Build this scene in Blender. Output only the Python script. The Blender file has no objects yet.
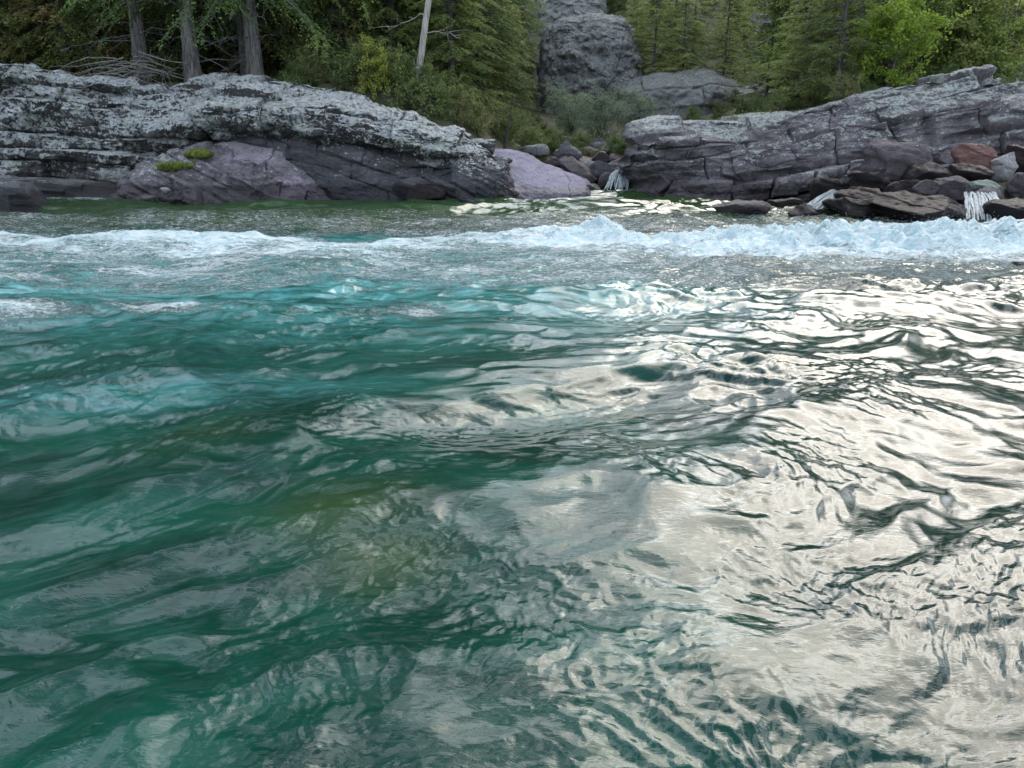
import bpy, math, random
import numpy as np
from mathutils import Vector, Matrix

S = bpy.context.scene
COL = S.collection
R = math.radians
rnd = random.Random(7)

# ------------------------------------------------------------------ camera
F = 773.0; PITCH = R(18.5); CH = 1.6
cam = bpy.data.cameras.new('camera'); camo = bpy.data.objects.new('camera', cam); COL.objects.link(camo)
cam.sensor_width = 36; cam.lens = 36 * F / 1024
cam.clip_start = 0.05; cam.clip_end = 2000
camo.location = (0, 0, CH); camo.rotation_euler = (math.pi / 2 - PITCH, 0, 0)
S.camera = camo
cp, sp = math.cos(PITCH), math.sin(PITCH)

def P(px, py, Y):
    """where a sight line meets the vertical plane at distance Y"""
    dx = (px - 512) / F; dy = (384 - py) / F
    y = cp + sp * dy; z = -sp + cp * dy
    return (dx / y * Y, Y, CH + z / y * Y)

def XY(px, Y):
    p = P(px, 110, Y); return p[0], Y

# ------------------------------------------------------------------ noise
def _h(ix, iy, iz, seed):
    with np.errstate(over='ignore'):
        h = (ix.astype(np.int64) * 374761393 + iy.astype(np.int64) * 668265263 + iz.astype(np.int64) * 2147483647 + seed * 1274126177) & 0xffffffff
        h = ((h ^ (h >> 13)) * 1274126177) & 0xffffffff
        h = ((h ^ (h >> 16)) * 2246822519) & 0xffffffff
        h = h ^ (h >> 15)
    return h

def hf(a, b=0, c=0, seed=0):
    a = np.asarray(a, dtype=np.int64); b = np.asarray(b, dtype=np.int64) + 0 * a; c = np.asarray(c, dtype=np.int64) + 0 * a
    return (_h(a, b, c, seed) & 0xffffff) / float(0xffffff)

def perlin2(x, y, seed=0):
    x = np.asarray(x, float); y = np.asarray(y, float)
    xi = np.floor(x); yi = np.floor(y); xf = x - xi; yf = y - yi
    xi = xi.astype(np.int64); yi = yi.astype(np.int64)
    u = xf * xf * xf * (xf * (xf * 6 - 15) + 10); v = yf * yf * yf * (yf * (yf * 6 - 15) + 10)
    def g(a, b, fx, fy):
        t = hf(xi + a, yi + b, 0, seed) * 2 * math.pi
        return np.cos(t) * fx + np.sin(t) * fy
    n0 = g(0, 0, xf, yf) * (1 - u) + g(1, 0, xf - 1, yf) * u
    n1 = g(0, 1, xf, yf - 1) * (1 - u) + g(1, 1, xf - 1, yf - 1) * u
    return (n0 * (1 - v) + n1 * v) * 1.5

def vnoise3(p, seed=0):
    pi = np.floor(p); f = p - pi; pi = pi.astype(np.int64)
    u = f * f * (3 - 2 * f); r = 0
    for a in (0, 1):
        for b in (0, 1):
            for c in (0, 1):
                w = (u[..., 0] if a else 1 - u[..., 0]) * (u[..., 1] if b else 1 - u[..., 1]) * (u[..., 2] if c else 1 - u[..., 2])
                r = r + w * hf(pi[..., 0] + a, pi[..., 1] + b, pi[..., 2] + c, seed)
    return r * 2 - 1

def fbm3(p, seed=0, oc=4):
    r = 0; a = 1.0; t = 0
    for i in range(oc):
        r = r + a * vnoise3(p * (2.03 ** i) + i * 7.3, seed + i); t += a; a *= .5
    return r / t

def fbm2(x, y, seed=0, oc=4):
    r = 0; a = 1.0; t = 0
    for i in range(oc):
        r = r + a * perlin2(x * 2.03 ** i + i * 5.1, y * 2.03 ** i, seed + i); t += a; a *= .5
    return r / t

def ss(a, b, x):
    t = np.clip((np.asarray(x, float) - a) / (b - a), 0, 1); return t * t * (3 - 2 * t)

# ------------------------------------------------------------------ object helpers
def mk_mesh(name, V, Q, mat, smooth=True, attrs=None):
    V = np.asarray(V, np.float32).reshape(-1, 3); Q = np.asarray(Q, np.int32)
    k = Q.shape[1]
    me = bpy.data.meshes.new(name)
    me.vertices.add(len(V)); me.vertices.foreach_set('co', V.ravel())
    me.loops.add(Q.size); me.loops.foreach_set('vertex_index', Q.ravel())
    me.polygons.add(len(Q)); me.polygons.foreach_set('loop_start', np.arange(0, Q.size, k, dtype=np.int32))
    me.update(calc_edges=True)
    if smooth: me.polygons.foreach_set('use_smooth', np.ones(len(Q), bool))
    for n, a in (attrs or {}).items():
        at = me.attributes.new(n, 'FLOAT', 'POINT'); at.data.foreach_set('value', np.asarray(a, np.float32).ravel())
    me.validate()
    me.materials.append(mat)
    return me

def link(name, me, parent=None, loc=None):
    o = bpy.data.objects.new(name, me); COL.objects.link(o)
    if parent: o.parent = parent
    if loc is not None: o.location = loc
    return o

def tag(o, label=None, cat=None, group=None, kind=None):
    if label: o['label'] = label
    if cat: o['category'] = cat
    if group: o['group'] = group
    if kind: o['kind'] = kind
    return o

def recenter(V, base):
    return np.asarray(V) - np.asarray(base)

def gridq(m, n):
    i = np.arange(m - 1)[:, None] * n + np.arange(n - 1)[None, :]
    return np.stack([i, i + 1, i + n + 1, i + n], -1).reshape(-1, 4)

# ------------------------------------------------------------------ node helpers
class NT:
    def __init__(s, name):
        s.m = bpy.data.materials.new(name); s.m.use_nodes = True; s.t = s.m.node_tree; s.t.nodes.clear()
        s.out = s.t.nodes.new('ShaderNodeOutputMaterial')
    def n(s, typ, **kw):
        nd = s.t.nodes.new(typ)
        for k, v in kw.items():
            if k.startswith('i_'): s.set(nd.inputs[k[2:].replace('_', ' ')], v)
            else: setattr(nd, k, v)
        return nd
    def set(s, sock, v):
        if isinstance(v, bpy.types.NodeSocket): s.t.links.new(v, sock)
        else: sock.default_value = v
    def math(s, op, a, b=0.0, c=0.0, clamp=False):
        nd = s.t.nodes.new('ShaderNodeMath'); nd.operation = op; nd.use_clamp = clamp
        s.set(nd.inputs[0], a); s.set(nd.inputs[1], b)
        if op in ('MULTIPLY_ADD',): s.set(nd.inputs[2], c)
        return nd.outputs[0]
    def rng(s, v, a, b, lo=0.0, hi=1.0):
        nd = s.t.nodes.new('ShaderNodeMapRange'); nd.interpolation_type = 'SMOOTHSTEP'
        s.set(nd.inputs[0], v)
        for i, x in enumerate((a, b, lo, hi)): s.set(nd.inputs[i + 1], x)
        return nd.outputs[0]
    def mix(s, f, a, b):
        nd = s.t.nodes.new('ShaderNodeMix'); nd.data_type = 'RGBA'
        s.set(nd.inputs[0], f); s.set(nd.inputs[6], col(a)); s.set(nd.inputs[7], col(b))
        return nd.outputs[2]
    def noise(s, vec, scale, det=4, rough=.55, dist=0.0):
        nd = s.t.nodes.new('ShaderNodeTexNoise'); s.set(nd.inputs['Vector'], vec)
        nd.inputs['Scale'].default_value = scale; nd.inputs['Detail'].default_value = det
        nd.inputs['Roughness'].default_value = rough; nd.inputs['Distortion'].default_value = dist
        return nd.outputs[0]
    def vmul(s, vec, sc, rot=None):
        nd = s.t.nodes.new('ShaderNodeMapping'); s.set(nd.inputs[0], vec); nd.inputs['Scale'].default_value = sc
        if rot: nd.inputs['Rotation'].default_value = rot
        return nd.outputs[0]
    def attr(s, name):
        nd = s.t.nodes.new('ShaderNodeAttribute'); nd.attribute_name = name; return nd.outputs['Fac']
    def pbsdf(s, **kw):
        nd = s.t.nodes.new('ShaderNodeBsdfPrincipled')
        for k, v in kw.items(): s.set(nd.inputs[k.replace('_', ' ')], v)
        return nd
    def bump(s, h, strength, dist, normal=None):
        nd = s.t.nodes.new('ShaderNodeBump'); s.set(nd.inputs['Height'], h)
        nd.inputs['Strength'].default_value = strength; nd.inputs['Distance'].default_value = dist
        if normal: s.set(nd.inputs['Normal'], normal)
        return nd.outputs[0]
    def done(s, sh):
        s.t.links.new(sh, s.out.inputs['Surface']); return s.m

def col(c):
    if isinstance(c, tuple) and len(c) == 3: return (c[0], c[1], c[2], 1.0)
    return c

# ------------------------------------------------------------------ materials
def rock_mat(name, c1, c2, c3, lich=0.5, wet=0.22, band=(1, 1, 7), rot=None, speck=0.5, lcol=(.52, .54, .55), rough=.8):
    """c1/c2 base tones, c3 bedding streak tone; lichen crust by the 'lichen' attribute and upward faces"""
    t = NT(name)
    g = t.n('ShaderNodeNewGeometry'); pos = g.outputs['Position']
    nz = t.n('ShaderNodeSeparateXYZ', i_Vector=g.outputs['Normal']).outputs[2]
    pz = t.n('ShaderNodeSeparateXYZ', i_Vector=pos).outputs[2]
    big = t.noise(pos, .9, 5, .6, .4)
    base = t.mix(t.rng(big, .35, .65), c1, c2)
    bd = t.noise(t.vmul(pos, band, rot), 2.2, 6, .65, .3)
    base = t.mix(t.rng(bd, .48, .72, 0, .85), base, c3)
    fine = t.noise(pos, 22, 5, .7)
    base = t.mix(t.rng(fine, .3, .75, 0, .55), base, tuple(x * .35 for x in c1))
    # iron / brown stain
    st = t.noise(pos, 1.7, 4, .6, .8)
    base = t.mix(t.rng(st, .62, .75, 0, .5), base, (.10, .065, .055))
    # lichen crust
    la = t.attr('lichen')
    n1 = t.noise(pos, 1.6, 5, .6); n2 = t.noise(pos, 9, 5, .65, .5)
    vo = t.n('ShaderNodeTexVoronoi', i_Vector=pos, i_Scale=7.0, feature='F1'); 
    vo2 = t.n('ShaderNodeTexVoronoi', i_Vector=pos, i_Scale=17.0, feature='F1')
    vr = t.n('ShaderNodeSeparateColor', i_Color=vo.outputs['Color']).outputs[0]
    vr2 = t.n('ShaderNodeSeparateColor', i_Color=vo2.outputs['Color']).outputs[0]
    s1 = t.math('MULTIPLY', t.rng(vo.outputs['Distance'], .55, .30), t.rng(vr, .45, .5))
    s2 = t.math('MULTIPLY', t.rng(vo2.outputs['Distance'], .55, .30), t.rng(vr2, .5, .6))
    spots = t.math('MAXIMUM', s1, s2)
    m = t.math('ADD', t.math('MULTIPLY', n1, 1.35), t.math('MULTIPLY', n2, 1.15))
    m = t.math('ADD', m, t.math('MULTIPLY', spots, .24))
    up = t.math('MULTIPLY', t.rng(nz, -.1, .8), .30)
    m = t.math('ADD', m, up)
    m = t.math('ADD', m, t.math('MULTIPLY', la, .55))
    m = t.math('ADD', m, lich - 1.95)
    lm = t.rng(m, 0.0, .06)
    lm = t.math('MULTIPLY', lm, t.rng(pz, wet, wet + .5))
    lc = t.mix(t.rng(t.noise(pos, 11, 5, .75), .40, .62), lcol, tuple(x * .36 for x in lcol))
    lc = t.mix(t.rng(vr, .7, .8, 0, .5), lc, (.36, .39, .31))
    base = t.mix(t.math('MULTIPLY', lm, .86), base, lc)
    # pale worn stone
    pa = t.attr('pale')
    base = t.mix(t.math('MULTIPLY', t.rng(t.math('ADD', pa, t.math('MULTIPLY', t.noise(pos, 4, 5, .65, .6), .8)), .75, 1.15), .8), base, (.36, .30, .37))
    # moss
    mo = t.attr('moss')
    mm = t.rng(t.math('ADD', mo, t.math('MULTIPLY', t.noise(pos, 6, 4, .6), .6)), .75, .9)
    base = t.mix(mm, base, t.mix(t.noise(pos, 25, 3), (.03, .05, .008), (.11, .13, .02)))
    # wet rock by the water line is darker and glossier
    wl = t.rng(t.math('ADD', pz, t.math('MULTIPLY', big, -.35)), wet - .12, wet - .02, 1, 0)
    hs = t.n('ShaderNodeHueSaturation', i_Color=base, i_Value=.45, i_Saturation=1.25)
    base = t.mix(wl, base, hs.outputs[0])
    ro = t.math('MAXIMUM', t.math('SUBTRACT', rough, t.math('MULTIPLY', wl, .5)), .42)
    h = t.math('ADD', t.math('MULTIPLY', t.noise(pos, 9, 6, .7), .6), t.math('MULTIPLY', t.noise(t.vmul(pos, band, rot), 9, 5, .7), .5))
    h = t.math('ADD', h, t.math('MULTIPLY', lm, .12))
    b = t.bump(h, 1.0, .09)
    b = t.bump(t.noise(pos, 40, 4, .7), .7, .02, b)
    p = t.pbsdf(Base_Color=base, Roughness=ro, Normal=b); p.inputs['Specular IOR Level'].default_value = .22
    return t.done(p.outputs[0])

M = {}
M['ledge'] = rock_mat('lichen_rock', (.070, .067, .068), (.125, .118, .12), (.045, .043, .045), lich=.43, band=(.5, .5, 5))
M['grey'] = rock_mat('grey_rock', (.085, .085, .095), (.13, .125, .14), (.19, .175, .195), lich=.17, band=(.6, .6, 5), rot=(0, R(12), 0))
M['purple'] = rock_mat('purple_rock', (.17, .155, .172), (.27, .24, .265), (.12, .105, .115), lich=.2, band=(.7, .7, 5), rot=(0, R(-20), 0))
M['right'] = rock_mat('banded_rock', (.15, .135, .147), (.30, .265, .29), (.075, .068, .072), lich=.30, band=(.35, .35, 6), rot=(0, R(-10), 0), lcol=(.42, .44, .43))
M['lilac'] = rock_mat('lilac_rock', (.30, .28, .36), (.37, .34, .43), (.19, .165, .225), lich=-.1, wet=.1, band=(1, 1, 6))
M['crag'] = rock_mat('crag_rock', (.19, .19, .20), (.30, .295, .305), (.12, .12, .125), lich=.34, band=(2.5, 2.5, 1), lcol=(.28, .30, .27))
M['wet'] = rock_mat('wet_rock', (.035, .026, .03), (.07, .048, .055), (.10, .08, .085), lich=-.1, wet=.45, rough=.42)
M['black'] = rock_mat('black_wet_rock', (.014, .011, .012), (.03, .022, .025), (.05, .042, .045), lich=-.1, wet=.45, rough=.5)
M['dull'] = rock_mat('dull_purple_rock', (.105, .09, .10), (.17, .145, .16), (.06, .05, .055), lich=.0, wet=.12, rough=.65)
M['red'] = rock_mat('red_rock', (.17, .085, .075), (.25, .135, .12), (.09, .045, .045), lich=.1, wet=.1, rough=.6)
M['white'] = rock_mat('pale_rock', (.33, .32, .33), (.42, .40, .41), (.25, .2, .22), lich=.2, wet=.1)
M['greenish'] = rock_mat('pale_green_rock', (.22, .27, .24), (.3, .34, .3), (.18, .2, .18), lich=.2, wet=.1)

def bark_mat(name, c1, c2, sc=1.0):
    t = NT(name)
    tc = t.n('ShaderNodeTexCoord').outputs['Object']
    v = t.vmul(tc, (14 * sc, 14 * sc, 1.6 * sc))
    n = t.noise(v, 1.6, 6, .7, .6)
    c = t.mix(t.rng(n, .35, .65), c1, c2)
    c = t.mix(t.rng(t.noise(tc, 3, 3), .5, .7, 0, .5), c, tuple(x * .6 for x in c2))
    b = t.bump(n, 1.0, .05)
    p = t.pbsdf(Base_Color=c, Roughness=.9, Normal=b)
    return t.done(p.outputs[0])
M['bark'] = bark_mat('grey_bark', (.045, .042, .04), (.20, .188, .175))
M['bark_dark'] = bark_mat('dark_bark', (.025, .02, .018), (.09, .078, .068))
M['birch'] = bark_mat('pale_bark', (.20, .18, .16), (.50, .47, .43), .6)
M['dead'] = bark_mat('dead_wood', (.14, .13, .12), (.33, .31, .28))

def leaf_mat(name, c1, c2, c3, tr=.35):
    t = NT(name)
    oi = t.n('ShaderNodeObjectInfo').outputs['Random']
    pos = t.n('ShaderNodeNewGeometry').outputs['Position']
    r = t.attr('rnd')
    c = t.mix(r, c1, c2)
    c = t.mix(t.rng(t.noise(pos, .9, 3), .5, .7), c, c3)
    c = t.mix(t.math('MULTIPLY', oi, .35), c, c3)
    hs = t.n('ShaderNodeHueSaturation', i_Color=c, i_Value=t.rng(oi, 0, 1, .8, 1.25))
    p = t.pbsdf(Base_Color=hs.outputs[0], Roughness=.6); p.inputs['Specular IOR Level'].default_value = .3
    tl = t.n('ShaderNodeBsdfTranslucent', i_Color=hs.outputs[0])
    mx = t.n('ShaderNodeMixShader'); mx.inputs[0].default_value = tr
    t.t.links.new(p.outputs[0], mx.inputs[1]); t.t.links.new(tl.outputs[0], mx.inputs[2])
    return t.done(mx.outputs[0])
M['fir'] = leaf_mat('fir_needles', (0.069, 0.126, 0.046), (0.138, 0.219, 0.069), (0.230, 0.298, 0.081))
M['hemlock'] = leaf_mat('hemlock_needles', (.06, .11, .035), (.14, .20, .06), (.22, .25, .07))
M['cedar'] = leaf_mat('cedar_sprays', (.07, .11, .03), (.17, .20, .055), (.26, .19, .07))
M['larch'] = leaf_mat('young_fir_needles', (0.156, 0.216, 0.072), (0.276, 0.336, 0.108), (0.360, 0.384, 0.144), .45)
M['aspen'] = leaf_mat('aspen_leaves', (0.213, 0.300, 0.075), (0.375, 0.450, 0.125), (0.425, 0.450, 0.163), .5)
M['lime'] = leaf_mat('lime_leaves', (.26, .40, .05), (.38, .50, .08), (.42, .50, .10), .5)
M['yellow'] = leaf_mat('yellow_leaves', (0.238, 0.272, 0.051), (0.408, 0.408, 0.085), (0.204, 0.255, 0.051), .45)
M['willow'] = leaf_mat('willow_leaves', (0.170, 0.238, 0.153), (0.323, 0.391, 0.272), (0.153, 0.204, 0.119), .35)
M['shrub'] = leaf_mat('shrub_leaves', (.09, .16, .045), (.17, .23, .07), (.19, .18, .08), .4)

def simple_noise_mat(name, a, b, sc, rough=.9, bumpd=.05):
    t = NT(name); pos = t.n('ShaderNodeNewGeometry').outputs['Position']
    n = t.noise(pos, sc, 6, .65, .3)
    c = t.mix(t.rng(n, .38, .62), a, b)
    p = t.pbsdf(Base_Color=c, Roughness=rough, Normal=t.bump(t.noise(pos, sc * 6, 5, .7), 1, bumpd))
    return t.done(p.outputs[0])
M['ground'] = simple_noise_mat('forest_floor', (.035, .04, .018), (.085, .08, .04), 1.3)
M['moss'] = simple_noise_mat('moss', (.035, .055, .006), (.14, .16, .018), 14, 1, .02)

def foam_mat():
    t = NT('falling_water'); pos = t.n('ShaderNodeNewGeometry').outputs['Position']
    n = t.noise(t.vmul(pos, (9, 9, 1.6)), 4.5, 5, .7, .6)
    c = t.mix(t.rng(n, .35, .6), (.14, .20, .23), (.72, .78, .82))
    p = t.pbsdf(Base_Color=c, Roughness=.35, Normal=t.bump(n, 1, .05))
    return t.done(p.outputs[0])
M['foam'] = foam_mat()

def water_mat():
    t = NT('river_water')
    g = t.n('ShaderNodeNewGeometry'); pos = g.outputs['Position']
    foam = t.attr('foam'); aer = t.attr('aer'); bed = t.attr('bed')
    # body colour: dark teal, painted darker towards the right, milky with bubbles where aerated, olive over shallow bed
    n = t.noise(t.vmul(pos, (1, 1.6, 1), (0, 0, R(35))), 1.1, 4, .6, .5)
    c = t.mix(t.rng(n, .35, .7), (.0020, .025, .017), (.0050, .055, .038))
    c = t.mix(t.math('MULTIPLY', t.attr('glare_dark'), .8), c, (.002, .014, .012))  # dark gaps between the glints on the right, painted into the body colour
    c = t.mix(bed, c, (.028, .056, .017))
    an = t.noise(t.vmul(pos, (1, 2.6, 1), (0, 0, R(8))), 2.6, 6, .62, 1.0)
    am = t.math('MULTIPLY', aer, t.rng(an, .32, .68, .15, 1.0))
    c = t.mix(am, c, (.09, .33, .34))
    # foam
    f1 = t.noise(t.vmul(pos, (1, 2.4, 1), (0, 0, R(-6))), 4.2, 9, .74, 1.8)
    f2 = t.noise(pos, 28, 6, .7, .6)
    fm = t.math('ADD', t.math('MULTIPLY', f1, 1.0), t.math('MULTIPLY', f2, .75))
    fm = t.math('ADD', fm, t.math('MULTIPLY_ADD', foam, 1.05, -1.37))
    fmask = t.rng(fm, -.04, .30)
    fc = t.mix(t.rng(f1, .38, .62), (.52, .76, .82), (.92, .96, .98))
    c = t.mix(t.math('MULTIPLY', fmask, .92), c, fc)
    ro = t.math('MULTIPLY_ADD', fmask, .55, .02)
    # capillary ripples
    r1 = t.noise(t.vmul(pos, (1, 2.2, 1), (0, 0, R(32))), 14, 5, .55, 1.2)
    r2 = t.noise(t.vmul(pos, (1, 1.7, 1), (0, 0, R(-20))), 38, 3, .5, .6)
    b = t.bump(r1, .5, .0028)
    b = t.bump(r2, .4, .0011, b)
    b = t.bump(t.math('MULTIPLY', f2, fmask), 1, .07, b)
    p = t.pbsdf(Base_Color=c, Roughness=ro, Normal=b, IOR=1.43)
    return t.done(p.outputs[0])
M['water'] = water_mat()

# ------------------------------------------------------------------ terrain
def ground(x, y):
    x = np.asarray(x, float); y = np.asarray(y, float)
    Lm = ss(1.2, -3.5, x)
    L = 2.75 * ss(19.0, 21.3, y) * Lm + 1.1 * ss(20, 24, y) * ss(3, -1, x) * (1 - Lm)
    Rm = ss(4.2, 9.5, x)
    Rr = 2.35 * ss(18.0, 20.6, y) * Rm + .9 * ss(19.5, 22, y) * ss(3.4, 4.6, x) * (1 - Rm)
    bar = np.where(x > 6.2, np.clip(.2 * (y - 15.2), -1, .55) * ss(6.2, 7.6, x) - 1.0 * ss(7.6, 6.2, x), -2)
    C = -.15 + .55 * ss(20.6, 23, y) + .125 * np.maximum(0, y - 23)
    low = -1.1 + 1.0 * ss(16.5, 20.5, y)
    z = np.maximum.reduce([low + L, low + Rr + 0 * x, bar, np.where(y > 20.2, C, -2) + 0 * x])
    z = z + .22 * np.maximum(0, y - 38) * (1 - .25 * ss(5, 30, x)) + .04 * np.maximum(0, y - 24) * ss(3, -10, x)
    z = z + .18 * fbm2(x * .5, y * .5, 3, 4) * ss(20, 24, y)
    z = z - 5 * ss(0, 1, (y - 130) / 200)
    # near side: the camera's own bank lies behind the viewer
    z = np.where(y < 8, np.maximum(z, -1.1 + 2.0 * ss(-1.2, -4.5, y)), z)
    return z

def gz(x, y): return float(ground(np.array([x]), np.array([y]))[0])

xs = np.concatenate([np.linspace(-400, -32, 30), np.linspace(-30, 30, 241), np.linspace(32, 400, 30)])
ys = np.concatenate([np.linspace(-300, -8, 15), np.linspace(-7, 12, 14), np.linspace(13, 46, 150), np.linspace(47, 500, 90)])
X, Y = np.meshgrid(xs, ys)
Z = ground(X, Y)
link('forest_ground', mk_mesh('forest_ground', np.stack([X, Y, Z], -1), gridq(*X.shape), M['ground']))['kind'] = 'structure'

# ------------------------------------------------------------------ water
def ridge_y(x): return 11.35 + .22 * np.sin(x * .9 + 1) + .25 * perlin2(x * .6, x * 0 + 3.3, 9) - .35 * ss(-1, -3.5, x) * ss(-6, -3, x)
def wave(x, y):
    # domain warp keeps the crests from running dead straight
    wx = .40 * perlin2(x * .45, y * .45, 21); wy = .40 * perlin2(x * .45 + 9, y * .45, 22)
    X_ = x + wx; Y_ = y + wy
    far = ss(4.0, 9.0, y)
    h = 0
    def aniso(deg, wl_across, wl_along, seed, ax, ay):
        a = R(deg); u = ax * math.cos(a) + ay * math.sin(a); v = -ax * math.sin(a) + ay * math.cos(a)
        return perlin2(u / wl_along, v / wl_across, seed)
    def ridge(nz, e=.015): return 1 - np.sqrt(nz * nz + e)
    n1 = aniso(28, 1.05, 2.3, 31, X_, Y_); n1b = aniso(6, .8, 2.2, 32, X_, Y_)
    h = h + .105 * (n1 * (1 - far) + n1b * far)
    n2 = aniso(38, .75, 1.5, 33, X_, Y_) * (1 - far) + aniso(-6, .55, 1.4, 34, X_, Y_) * far
    h = h + .070 * (ridge(n2, .05) ** 2 - .5)
    X2 = X_ + .07 * perlin2(x * 2, y * 2, 23); Y2 = Y_ + .07 * perlin2(x * 2 + 7, y * 2, 24)
    right = ss(-.05, .35, x / np.maximum(y, 1))
    patch = .40 + .60 * ss(-.3, .45, perlin2(x * .7, y * .7 + 5, 51)); patch = patch * (.9 + .6 * right)
    h = h + (.030 + .016 * far) * (ridge(aniso(16, .32, .60, 35, X2, Y2), .02) ** 2 - .5) * patch
    h = h + (.014 + .010 * far) * aniso(-22, .20, .34, 36, X2, Y2) * patch
    h = h + .009 * (ridge(aniso(48, .15, .26, 66, X2, Y2), .02) ** 2 - .5) * patch
    X3 = X2 + .02 * perlin2(x * 7, y * 7, 25); Y3 = Y2 + .02 * perlin2(x * 7 + 7, y * 7, 26)
    pr = ss(-.35, .35, perlin2(x * 1.1 + 3, y * 1.1, 52)) * (.60 + .5 * right) + .10
    h = h + .0075 * (ridge(aniso(-35, .085, .15, 37, X3, Y3), .02) ** 2 - .5) * pr
    h = h + .0050 * aniso(30, .055, .10, 39, X3, Y3) * pr
    near = ss(10, 5, y)
    h = h + .0030 * (ridge(aniso(75, .035, .06, 38, X3, Y3), .03) - .5) * pr * near
    h = h + .0012 * aniso(10, .018, .035, 40, X3, Y3) * pr * ss(6, 3, y)
    damp = 1.15 - .15 * ss(15, 12, y)
    h = h * damp
    # standing wave where the current meets the ledge
    yr = ridge_y(x); d = y - yr
    rsd = ss(-1.0, 3.0, x)
    inten = .47 + .15 * rsd + .25 * perlin2(x * .8, x * 0 + 1.1, 41) + .55 * np.exp(-((x - 1.35) / .38) ** 2) + .42 * ss(2.3, 4.0, x) - .1 * ss(-3.5, -1.0, x) * ss(1.0, 0, x)
    prof = np.exp(-(d / np.where(d < 0, .85, .45)) ** 2)
    rough = fbm2(x * 2.8, y * 3.6, 61, 3); rough2 = np.abs(fbm2(x * 5, y * 6, 65, 2))
    zone = np.exp(-(np.minimum(d, 0) / (1.15 + .5 * ss(1, 4, x))) ** 2) * np.exp(-(np.maximum(d, 0) / .55) ** 2)
    h = h + prof * inten * (.22 + (.06 + .16 * rsd) * rough) + zone * (.055 * rough + (.01 + .015 * rsd) * rough2 + (.01 + .012 * rsd) * perlin2(x * 11, y * 11, 67)) * np.clip(inten + .2, 0, 1.2)
    # a lower second roller nearer on the left
    d2 = y - (6.7 + .15 * np.sin(x * 1.3)); lf = ss(-.4, -1.5, x)
    h = h + np.exp(-(d2 / .3) ** 2) * .06 * lf * (1 + rough)
    fz = np.exp(-(np.minimum(d + .2, 0) / (1.75 + .5 * ss(1, 4, x))) ** 2) * np.exp(-(np.maximum(d, 0) / .75) ** 2)
    foam = fz * np.clip(.60 + inten * .62, 0, 1.05) * (.86 + .34 * fbm2(x * 1.3, y * 3.0, 71, 4))
    # foam drifting on the near side
    foam = np.maximum(foam, .62 * np.exp(-((y - 6.9 - .15 * np.sin(x)) / .38) ** 2) * ss(-.2, -.9, x) * (.75 + .6 * perlin2(x * .8, y, 44)))
    foam = np.maximum(foam, .74 * np.exp(-((y - 6.8) / .45) ** 2 - ((x + 4.6) / 1.1) ** 2))
    foam = np.maximum(foam, (.57 + .24 * fbm2(x * .9, y * 1.8, 72, 3)) * ss(6.5, 8.8, y) * ss(11.5, 10.5, y) * (.82 + .18 * ss(5, 0, x)))
    foam = np.maximum(foam, (.50 + .13 * fbm2(x * 1.2, y * 1.2, 45, 3)) * ss(11.5, 12, y) * ss(19, 14, y))
    foam = np.maximum(foam, .85 * np.exp(-((y - 13.5) / .8) ** 2) * ss(5.2, 6.8, x))
    foam = np.maximum(foam, .95 * np.exp(-((x - 2.9) / .9) ** 2 - ((y - 20.2) / .35) ** 2))
    foam = np.maximum(foam, .62 * np.exp(-((y - 18.0) / .4) ** 2) * ss(-8.5, -9.5, x))
    aer = ss(4.6, 8.3, y) * ss(12.4, 11.2, y) * ss(4.5, -1.0, x) * .85
    aer = np.maximum(aer, zone * 1.0)
    aer = np.maximum(aer, 0.4 * np.exp(-((y - 4.9 - .1 * x) / .28) ** 2) * ss(0, -1.5, x))
    bed = .8 * ss(12.2, 14.0, y)
    for (bx, by, s, a) in ((-.75, 3.0, .34, .75), (-.5, 2.65, .25, .8), (-1.7, 3.9, .35, .3)):
        bed = np.maximum(bed, a * np.exp(-((x - bx) ** 2 + (y - by) ** 2 * 1.5) / s ** 2))
    glare_dark = ss(-.4, 1.6, x - .12 * y)  # painted darkening of the right side, for contrast within the glare
    return h, foam, aer, bed, glare_dark

rows = [1.0]
while rows[-1] < 25: rows.append(rows[-1] * 1.0042)
ys = np.array(rows); us = np.linspace(-1.0, 1.0, 1150)
Yw, U = np.meshgrid(ys, us, indexing='ij'); Xw = U * (Yw + .3)
hw, foam, aer, bed, glare_dark = wave(Xw, Yw)
Vw = np.stack([Xw, Yw, hw], -1)
# coarse skirt of the same river to the sides and behind the viewer is appended at the edge rows
me = mk_mesh('river_water', Vw, gridq(*Xw.shape), M['water'], True, {'foam': foam, 'aer': aer, 'bed': bed, 'glare_dark': glare_dark})
link('river_water', me)['kind'] = 'structure'
# the same river beyond the finely modelled stretch, 3 cm lower where the two sheets meet
def sheet(name, x0, x1, y0, y1, nx, ny, keep):
    X, Y = np.meshgrid(np.linspace(x0, x1, nx), np.linspace(y0, y1, ny))
    h, f, a, b, gdark = wave(X, Y)
    V = np.stack([X, Y, h * .6 - .06], -1); q = gridq(*X.shape)
    c = V.reshape(-1, 3)[q].mean(1); q = q[keep(c[:, 0], c[:, 1])]
    me = mk_mesh(name, V, q, M['water'], True, {'foam': f * .8, 'aer': a, 'bed': b, 'glare_dark': gdark})
    link(name, me)['kind'] = 'structure'
sheet('river_water_outer', -60, 60, -8, 20, 500, 240, lambda x, y: (np.abs(x) > .93 * (y + .3)) | (y < 1.1))

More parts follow.
